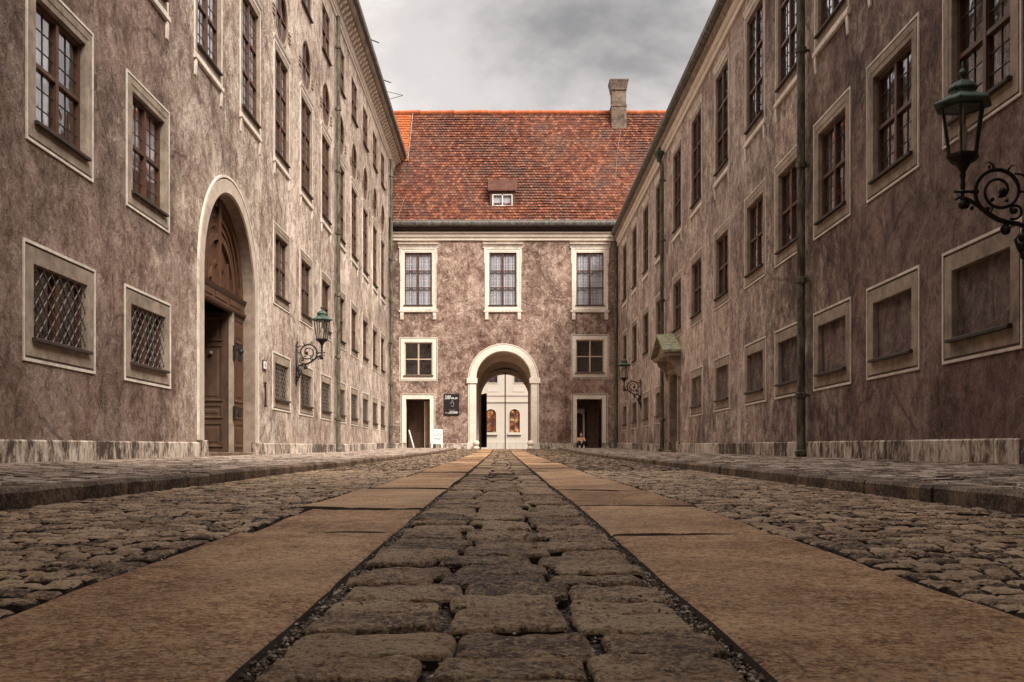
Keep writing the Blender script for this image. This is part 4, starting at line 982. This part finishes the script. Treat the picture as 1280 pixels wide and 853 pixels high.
g2 = link('gate_leaf', g.data, arch, (1.55, 9.6, 0)); g2.rotation_euler = (0, 0, R(-94))
pl_ = MB(); pl_.tube([(.02, 10.2, .3), (.02, 10.2, 5.1)], .035, 8); pl_.build('gate_post', M['iron'], arch)
# side doors
for (x, w_, h_), right in ((LD, 0), (RD, 1)):
    mb = MB(); mb.loop(door_path(w_, h_), [(.27, .004), (.27, -.035), (.235, -.035), (.235, -.012), (.195, -.012), (.195, -.03), (0, -.025), (0, .35)], closed=False, mis=[1, 1, 1, 2, 0, 0, 0])
    d = mb.build('doorway', [M['trim_end'], M['trim_white'], M['groove']], end, (x, 0, 0))
    ps = MB(); a, b = -w_ / 2 - .3, w_ / 2 + .3
    ps.quad((a, .36, .30), (b, .36, .30), (b, 4, .30), (a, 4, .30)); ps.quad((a, 4, .3), (b, 4, .3), (b, 4, 3.2), (a, 4, 3.2)); ps.quad((a, .36, 3.2), (b, .36, 3.2), (b, 4, 3.2), (a, 4, 3.2))
    ps.quad((a, .36, .3), (a, 4, .3), (a, 4, 3.2), (a, .36, 3.2)); ps.quad((b, .36, .3), (b, 4, .3), (b, 4, 3.2), (b, .36, 3.2)); ps.build('passage', M['soffit'], d)
    if right:
        iw = MB(); iw.loop(arch_path(.20, 2.0, 14, .3), [(.10, .0), (.10, -.04), (0, -.04), (0, .1)], closed=False); iw.box(-.30, .30, -.045, -.041, 2.24, 2.42) 
        io = iw.build('inner_door', M['trim_end'], d, (-.47, 1.2, 0)); ip = panelled(.40, 1.9, .04, [(.1, .8), (.95, 1.75)]); ip.build('door_leaf', M['wood_door'], io, (-.2, .06, .3))
        lf = panelled(.62, 2.5, .05, [(.12, .9), (1.05, 2.35)]); q = lf.build('door_leaf', M['wood_shade'], d, (-.05, .95, .3)); q.rotation_euler = (0, 0, R(8))
    else:
        lf = panelled(.9, 2.5, .05, [(.12, .9), (1.05, 2.35)]); q = lf.build('door_leaf', M['soffit'], d, (.30, .85, .3)); q.rotation_euler = (0, 0, R(70))
        lf = panelled(.9, 2.55, .05, [(.12, .9), (1.05, 2.4)]); q = lf.build('door_leaf', M['wood_shade'], d, (-.62, 1.25, .3))
    st_ = MB(); st_.bbox(-w_ / 2 - .02, w_ / 2 + .02, -.04, .4, .0, .315, .015); st_.build('threshold', M['plinth'], d)
    for s in (-1, 1):
        b_ = MB(); b_.bbox(s * (w_ / 2 + .13) - .15, s * (w_ / 2 + .13) + .15, -.06, .02, .0, .60, .015); b_.build('door_base', M['plinth'], d)
downpipe(end, 5.40, .30, 11.5, .085, .16)

# ================================================================== far courtyard facade seen through the arch
farb = empty('courtyard_building', (0, 90, 0), 0, 'bright cream building with lit arched windows seen through the archway', 'building')
fz = .5
M['dark_glass'] = simple('dark_old_glass', (.03, .03, .032), .2, .2, 3, .05)
ops = []
fw = [(-4.1, 2.0), (-1.93, 2.0), (.24, 2.0), (2.4, 2.0)]
for x, z in fw: ops.append(('arch', x, .48, 2.0, 3.65))
fu = [(-3.9, 6.55), (-1.75, 6.55), (.62, 6.55), (2.8, 6.55)]
for x, z in fu: ops.append(('rect', x - .42, x + .42, z, z + 1.4))
mb = MB(); wall_sheet(mb, -14, 14, -.5, 12, ops); mb.quad((-14, 6, -.5), (-14, 0, -.5), (-14, 0, 12), (-14, 6, 12)); mb.quad((14, 0, -.5), (14, 6, -.5), (14, 6, 12), (14, 0, 12)); mb.build('wall', M['court'], farb)
mb = MB(); mb.box(-14, 14, -.06, .002, 5.35, 5.50); mb.box(-14, 14, -.09, .002, 4.75, 4.90); mb.box(-14, 14, -.10, .002, 1.02, 1.1)
x = -14
while x < 14: mb.box(x + .012, x + .588, -.09, .002, -.3, 1.017); x += .6
mb.build('string_course', M['court'], farb)
for x, z in fu:
    mb = MB(); mb.box(x - .5, x + .5, -.03, .002, 5.72, 6.05); mb.build('panel', M['court_trim'], farb)
for x, z in fw:
    s = MB(); s.loop(arch_path(.48, 1.65, 16, 0), [(.06, .002), (.06, -.03), (0, -.03), (0, .22)], closed=False); o = s.build('window', M['court_trim'], farb, (x, 0, 2.0)); o['label'] = 'arched window lit red and gold from inside'
    p_ = MB(); pts = arch_path(.48, 1.65, 16, 0)(0); p_.add([(a, .2, b) for a, b in pts], [tuple(range(len(pts)))]); p_.build('pane', M['lit'], o)
    f_ = MB(); f_.box(-.035, .035, .12, .19, 0, 2.1); f_.box(-.48, -.037, .12, .19, 1.25, 1.34); f_.box(.037, .48, .12, .19, 1.25, 1.34); f_.box(-.48, -.41, .12, .19, 0, 1.24); f_.box(.41, .48, .12, .19, 0, 1.24); f_.loop(arch_path(.48, 1.65, 16, 1.35), [(0, .12), (-.08, .12), (-.08, .19)], closed=False); f_.build('frame', M['wood_dark'], o)
    l_ = MB(); l_.box(-.62, .62, -.18, .002, -.22, -.04); l_.build('sill', M['court_trim'], o)
for x, z in fu:
    s = MB(); s.loop(rect_path(.84, 1.4), [(.08, .002), (.08, -.04), (0, -.04), (0, .15)]); o = s.build('window', M['court'], farb, (x, 0, z))
    fr, pn = casement(.84, 1.4, 2, 2, .14, False); fr.build('frame', M['wood_dark'], o); pn.build('pane', M['dark_glass'], o)
    b_ = MB(); b_.quad((-.42, .3, 0), (.42, .3, 0), (.42, .3, 1.4), (-.42, .3, 1.4)); b_.build('backing', M['interior'], o)
mb = MB(); mb.prism_x([(-.3, 12), (3, 15), (6, 12)], -14, 14); mb.build('roof', M['tile'], farb)

# ================================================================== added unseen range behind the camera, made tall to shade the near court
rear = empty('shade_range', (0, -2.2, 0), 0, 'unseen range added behind the viewpoint to shade the near end of the court', 'building')
mb = MB(); RH = 23.5
wall_sheet(mb, -9, 9, -1, RH, [('arch', -.1, 1.9, -1, 2.9)]); wall_sheet(mb, -9, 9, -1, RH, [('arch', -.1, 1.9, -1, 2.9)], y=-8)
for x in (-9, 9): mb.quad((x, 0, -1), (x, -8, -1), (x, -8, RH), (x, 0, RH))
mb.loop(lambda o: [(x - .1, z) for x, z in arch_path(1.9, 2.9, 24, -.5)(o)], [(0, 0), (0, -8)], closed=False); mb.build('wall', M['plaster_east'], rear)  # walls of the added shade range
mb = MB(); mb.prism_x([(.4, RH), (-4, RH + 7), (-8.4, RH)], -9, 9); mb.build('roof', M['tile'], rear)  # roof of the added shade range

# ================================================================== wall lamps
def spiral(c, r0, r1, a0, a1, n=26): return [(c[0] + (r0 + (r1 - r0) * i / n) * math.cos(R(a0 + (a1 - a0) * i / n)), c[1] + (r0 + (r1 - r0) * i / n) * math.sin(R(a0 + (a1 - a0) * i / n))) for i in range(n + 1)]
def lamp_meshes():
    LX = .735
    br = MB()
    T = lambda pts, r, n=7: br.tube([(random.uniform(-.001, .001), -a, z) for a, z in pts], r, n)
    # main S scroll: from the tip below the lantern, under the ring, to the wall
    T([(LX + .08, -.33), (LX + .03, -.30), (LX - .06, -.33), (LX - .16, -.39), (LX - .27, -.48), (LX - .38, -.545), (.24, -.575), (.15, -.585), (.07, -.62), (.03, -.68), (.02, -.80)], [.014, .018, .021, .024, .027, .028, .027, .026, .026, .025, .02])
    # great ring winding into its eye
    T(spiral((.36, -.245), .245, .23, -55, 150, 30) + spiral((.345, -.235), .215, .06, 165, 640, 60), [.022] * 31 + [.020 - .007 * i / 60 for i in range(61)])
    T(spiral((.18, -.45), .095, .03, 300, -60, 26), .014)
    T(spiral((.47, -.43), .06, .02, 120, 430, 20), .011)
    T(spiral((.27, -.66), .065, .02, 120, -200, 20), .015)
    T(spiral((LX - .02, -.385), .06, .02, 60, 360, 20), .015)
    T([(.0, -.245), (.12, -.245)], .014); T([(.585, -.245), (LX + .07, -.245)], .016); T([(.06, -.21), (.02, -.12), (.10, -.06), (.18, -.05)], .013)
    for a, z, r in ((.31, -.245, .045), (.42, -.33, .026), (.26, -.34, .022), (.27, -.66, .05), (LX, -.385, .052), (LX - .10, -.42, .026), (.585, -.245, .03), (.64, -.245, .022), (LX + .08, -.245, .018), (.12, -.245, .022), (.18, -.45, .035), (.47, -.43, .03), (.05, -.05, .02), (.45, .02, .018)):
        br.ball((0, -a, z), r, 8)
    T([(.40, -.005), (.41, .04), (.45, .075), (.48, .06)], [.018, .013, .009, .005]); T([(.25, -.02), (.22, .03), (.18, .04)], [.015, .010, .005])
    wp = MB()
    wp.box(-.045, .045, -.03, .0, -1.12, -.02)
    wp.tube([(0, -.03, -.02), (0, -.05, .05), (0, -.03, .10)], [.02, .025, .008], 7)
    for k, (a, z, r) in enumerate(((.06, -.66, .045), (.09, -.74, .05), (.10, -.83, .05), (.08, -.92, .045), (.05, -1.0, .038), (.03, -1.08, .03), (.03, -1.15, .022))): wp.ball((0, -a, z), r, 8, sz=1.2)
    wp.tube([(0, -.03, -1.02), (0, -.13, -.86), (0, -.17, -.76), (0, -.13, -.70)], [.018, .022, .018, .008], 7)
    # lantern, hexagonal, axis at a = LX; z = 0 at the bottom of its cup
    c = (0, -LX, 0); h6 = math.pi / 6
    st = MB(); st.lathe([(.016, -.37), (.03, -.33), (.018, -.29), (.022, -.26), (.04, -.245), (.022, -.225), (.03, -.17), (.022, -.12), (.034, -.07), (.028, -.04), (.05, .0), (.08, .05), (.125, .075)], 10, c)
    st.lathe([(.125, .073), (.165, .11), (.175, .125), (.175, .15), (.155, .152)], 6, c, rot=h6)
    fr = MB(); r0, r1, z0, z1 = .150, .222, .152, .66
    for k in range(6):
        an = h6 + k * math.pi / 3
        fr.tube([(c[0] + r0 * math.cos(an), c[1] + r0 * math.sin(an), z0), (c[0] + r1 * math.cos(an), c[1] + r1 * math.sin(an), z1)], .0135, 5)
        an2 = an + math.pi / 3
        for r_, z_ in ((r1, z1 - .01),): fr.tube([(c[0] + r_ * math.cos(an), c[1] + r_ * math.sin(an), z_), (c[0] + r_ * math.cos(an2), c[1] + r_ * math.sin(an2), z_)], .012, 5)
    ca = MB(); ca.lathe([(.205, .655), (.30, .668), (.315, .685), (.31, .70), (.24, .735), (.17, .775), (.135, .79)], 6, c, rot=h6)
    ca.lathe([(.135, .788), (.125, .83), (.15, .845), (.15, .86), (.135, .885), (.09, .925), (.04, .945), (.022, .955), (.02, .99), (.038, 1.005), (.042, 1.03), (.025, 1.06), (.012, 1.075), (.012, 1.12), (.003, 1.16)], 12, c)
    pn = MB()
    for k in range(6):
        an = h6 + k * math.pi / 3; an2 = an + math.pi / 3
        pn.quad(*[(c[0] + r_ * .985 * math.cos(q), c[1] + r_ * .985 * math.sin(q), z_) for r_, q, z_ in ((r0, an, z0), (r0, an2, z0), (r1, an2, z1), (r1, an, z1))])
    bu = MB(); bu.lathe([(.012, .152), (.02, .22), (.03, .3), (.045, .34), (.05, .40), (.035, .46), (.012, .49), (.012, .66)], 10, c)
    return [('bracket', br.mesh('bracket', M['iron'], True), None), ('wall_plate', wp.mesh('wall_plate', M['iron'], True), None), ('lantern', st.mesh('lantern', M['iron']), None),
            ('lantern_frame', fr.mesh('lantern_frame', M['verd_dark']), 'lantern'), ('lantern_cap', ca.mesh('lantern_cap', M['verdigris']), 'lantern'), ('pane', pn.mesh('pane', M['lamp_glass']), 'lantern'), ('bulb', bu.mesh('bulb', M['bulb']), 'lantern')]
M['verd_dark'] = patina('dark_patina', (0.022, 0.024, 0.020), (0.06, 0.085, 0.065), 0.40, 0.75)
m = M['glass'].copy(); m.name = 'lantern_glass'; M['lamp_glass'] = m
for n_ in m.node_tree.nodes:
    if n_.type == 'BSDF_TRANSPARENT': n_.inputs[0].default_value = (.93, .92, .90, 1)
LM = lamp_meshes()
for loc, rz, lab in (((float(WR(10.55)), 10.55, 3.06), RZ_R, 'large wall lantern on scrolled iron bracket near the right picture edge'),
                     ((float(WL(27.7)), 27.7, 3.10), RZ_L, 'green-capped lantern on scrolled bracket of the left wing, beside its oak portal'),
                     ((float(WR(42.0)), 42.0, 3.12), RZ_R, 'small distant lantern on the right wing, beyond the doorway with pediment')):
    e = empty('wall_lamp', loc, rz, lab, 'street lamp', 'scrolled iron wall lanterns'); made = {}
    for nm, me, par in LM: made[nm] = link(nm, me, made[par] if par else e)

# ================================================================== small things
# enamel plate and bell by the oak portal
sg = empty('wall_sign', (float(WL(23.95)) + .004, 23.95, 2.05), RZ_L, 'small white enamel plate with dark border on the wall beside the oak portal', 'sign')
mb = MB(); mb.bbox(-.17, .17, -.025, 0, 0, .24, .006); mb.build('border', M['black_panel'], sg)
mb = MB(); mb.box(-.14, .14, -.032, -.026, .03, .21); mb.build('plate', M['white_paint'], sg)
mb = MB(); mb.box(-.035, -.012, -.037, -.033, .08, .16); mb.box(-.012, .03, -.037, -.033, .14, .16); mb.box(-.012, .03, -.037, -.033, .08, .10); mb.box(-.012, .02, -.037, -.033, .11, .13); mb.build('lettering', M['black_panel'], sg)
bl = empty('door_bell', (float(WL(23.95)) + .004, 23.95, 1.75), RZ_L, 'small pale bell box with iron pull below the enamel plate', 'bell')
mb = MB(); mb.bbox(-.06, .06, -.05, 0, 0, .18, .01); mb.build('box', M['trim'], bl)
mb = MB(); mb.tube([(0, -.04, 0), (0, -.045, -.55)], .02, 8); mb.ball((0, -.045, -.57), .035); mb.tube([(0, -.0, -.1), (0, -.045, -.1)], .015, 6); mb.build('pull_rod', M['iron'], bl)
# poster on the gate building
ps = empty('wall_poster', ((564.5 - 640) / 24, D_END - .004, (568 - 519.5) / 24), 0, 'black exhibition poster with white lettering on the gate building wall', 'poster')
mb = MB(); mb.bbox(-.40, .40, -.035, 0, 0, 1.12, .01); mb.build('board', M['black_panel'], ps)
mb = MB(); rp = random.Random(5)
def letters(z, h, x0, x1, n, gap=.3):
    wd = (x1 - x0) / n
    for k in range(n):
        a = x0 + k * wd; b = a + wd * (1 - gap); t = wd * .22
        c = rp.choice('EFHLTNUA')
        if c in 'EFHLNUA': mb.box(a, a + t, -.040, -.036, z, z + h)
        if c in 'HNUA': mb.box(b - t, b, -.040, -.036, z, z + h)
        if c in 'EFTA': mb.box(a + t, b - (t if c == 'A' else 0), -.040, -.036, z + h - .02, z + h)
        if c in 'EFHA': mb.box(a + t, b - t, -.040, -.036, z + h * .45, z + h * .45 + .018)
        if c in 'ELU': mb.box(a + t, b - (t if c == 'U' else 0), -.040, -.036, z, z + .018)
        if c == 'T': mb.box((a + b) / 2 - t / 2, (a + b) / 2 + t / 2, -.040, -.036, z, z + h - .021)
letters(.95, .085, -.34, -.02, 4); letters(.85, .085, -.34, .34, 9); letters(.10, .05, -.20, .34, 9); letters(.16, .05, -.1, .34, 7)
mb.build('lettering', M['white_paint'], ps)
mb = MB(); mb.ball((.04, -.03, .78), .035, 8); mb.tube([(.04, -.034, .74), (-.03, -.034, .66), (-.05, -.034, .58)], .02, 6); mb.tube([(.06, -.034, .72), (.12, -.034, .62), (.10, -.034, .55)], .018, 6); mb.tube([(-.02, -.034, .50), (.06, -.034, .47), (.13, -.034, .50)], .018, 6); mb.tube([(-.12, -.034, .30), (.03, -.034, .26), (.18, -.034, .30)], .014, 6); mb.ball((-.30, -.03, .13), .045, 8)
mb.build('picture', M['trim'], ps)
# A-board
ab = empty('a_board', ((546.5 - 640) / 24.3, 50.55, .30), R(4), 'white framed pavement sign board standing beside the left doorway', 'sign board')
def panel(sgn, nm):
    mb = MB(); W_, H_ = .28, .98
    y0, y1 = sgn * .24, sgn * .02
    def bar(xa, xb, za, zb):
        ya, yb = y0 + (y1 - y0) * za / H_, y0 + (y1 - y0) * zb / H_
        v = [(x, yy + q, z) for q in (-.015, .015) for x, yy, z in ((xa, ya, za), (xb, ya, za), (xb, yb, zb), (xa, yb, zb))]
        mb.add(v, [(3, 2, 1, 0), (4, 5, 6, 7), (0, 1, 5, 4), (1, 2, 6, 5), (2, 3, 7, 6), (3, 0, 4, 7)])
    bar(-W_, -W_ + .05, 0, H_); bar(W_ - .05, W_, 0, H_); bar(-W_ + .05, W_ - .05, .24, .30); bar(-W_ + .05, W_ - .05, H_ - .05, H_); bar(-W_ + .05, W_ - .05, H_ - .2, H_ - .17)
    o = mb.build('frame', M['white_paint'], ab)
    if sgn < 0:
        pb = MB(); f = lambda z: y0 + (y1 - y0) * z / H_
        pb.quad((-W_ + .05, f(.30), .30), (W_ - .05, f(.30), .30), (W_ - .05, f(H_ - .05), H_ - .05), (-W_ + .05, f(H_ - .05), H_ - .05))
        m = Mat('board_print'); n = m.noise(m.pos(), 7, 4, .6, .8); m.col(m.ramp(n, [(.38, (.16, .16, .17)), (.5, (.5, .5, .5)), (.6, (.68, .67, .68))])).rough(.4)
        pb.build('print', m.m, o)
panel(-1, 'front'); panel(1, 'back')
# plank leaning inside the left doorway
lk = MB(); lk.tube([(0, 0, 0), (-.27, .12, .92)], .035, 4)
tag(lk.build('leaning_plank', M['white_paint'], None, (-5.13, D_END + .15, .345)), 'narrow white plank leaning against the jamb inside the left doorway', 'plank')
# guard stones at the foot of the arch
for s, lab in ((-1, 'rounded guard stone at the left foot of the archway'), (1, 'rounded guard stone at the right foot of the archway')):
    g = MB(); g.lathe([(.17, 0), (.17, .12), (.12, .15), (.10, .18), (.14, .22), (.175, .30), (.165, .38), (.11, .45), (.03, .475)], 14)
    tag(g.build('guard_stone', M['trim_end'], None, (AX + s * (AR - .02), D_END - .35, .245), True), lab, 'guard stone', 'guard stones at the archway')

# seated person in the right doorway
def skin(name, verts, edges, radii, mat, parent, sub=2):
    me = bpy.data.meshes.new(name); me.from_pydata(verts, edges, []); me.update()
    o = bpy.data.objects.new(name + '_rig', me); C.objects.link(o)
    o.modifiers.new('skin', 'SKIN'); 
    for i, r_ in enumerate(radii): me.skin_vertices[0].data[i].radius = (r_, r_) if not isinstance(r_, tuple) else r_
    me.skin_vertices[0].data[0].use_root = True
    ss = o.modifiers.new('sub', 'SUBSURF'); ss.levels = sub; ss.render_levels = sub
    dg = bpy.context.evaluated_depsgraph_get(); out = bpy.data.meshes.new_from_object(o.evaluated_get(dg)); out.name = name
    bpy.data.objects.remove(o)
    out.materials.clear(); out.materials.append(mat)
    for p in out.polygons: p.use_smooth = True
    return link(name, out, parent)
pe = empty('person', ((726.3 - 640) / 24, D_END - .12, .315), 0, 'person in a peach top and dark trousers sitting on the right doorstep', 'person')
bodyv = [(0, 0, .12), (0, .02, .28), (0, .0, .45), (0, -.02, .55), (0, -.03, .60), (0, -.04, .66), (0, -.05, .76),
         (-.15, 0, .50), (-.21, -.12, .34), (-.11, -.30, .36), (.15, 0, .50), (.21, -.12, .34), (.11, -.30, .36),
         (-.09, -.04, .12), (-.13, -.36, .36), (-.11, -.42, .06), (-.12, -.52, .03), (.09, -.04, .12), (.13, -.36, .36), (.11, -.42, .06), (.12, -.52, .03)]
bodye = [(0, 1), (1, 2), (2, 3), (3, 4), (4, 5), (5, 6), (2, 7), (7, 8), (8, 9), (2, 10), (10, 11), (11, 12), (0, 13), (13, 14), (14, 15), (15, 16), (0, 17), (17, 18), (18, 19), (19, 20)]
bodyr = [.12, .12, .12, .07, .05, .075, .07, .055, .04, .03, .055, .04, .03, .085, .06, .04, .035, .085, .06, .04, .035]
body = skin('body', bodyv, bodye, bodyr, M['skin'], pe)
skin('shirt', [(0, 0, .13), (0, .02, .28), (0, 0, .44), (0, -.015, .54), (-.15, 0, .50), (-.19, -.08, .40), (.15, 0, .50), (.19, -.08, .40)], [(0, 1), (1, 2), (2, 3), (2, 4), (4, 5), (2, 6), (6, 7)], [.135, .135, .135, .075, .068, .06, .068, .06], M['cloth_peach'], pe)
skin('trousers', [(0, 0, .10), (-.09, -.04, .12), (-.13, -.36, .36), (-.11, -.42, .12), (.09, -.04, .12), (.13, -.36, .36), (.11, -.42, .12)], [(0, 1), (1, 2), (2, 3), (0, 4), (4, 5), (5, 6)], [.13, .10, .074, .055, .10, .074, .055], M['cloth_dark'], pe)
for s in (-1, 1):
    mb = MB(); mb.ball((s * .115, -.46, .035), .05, 10, sz=.8); mb.ball((s * .12, -.54, .03), .045, 10, sz=.75); mb.build('shoe', M['white_paint'], pe, smooth=True)
mb = MB(); mb.ball((0, -.035, .735), .092, 12, sz=1.1); mb.build('hair', M['hair'], pe, smooth=True)
mb = MB()
for s in (-1, 1): mb.ball((s * .03, -.122, .715), .011, 6); 
mb.build('eye', M['hair'], pe)
mb = MB(); mb.ball((0, -.095, .70), .06, 12, sz=1.25); mb.ball((0, -.155, .70), .013, 8, sz=1.5); mb.build('face', M['skin'], pe, smooth=True)
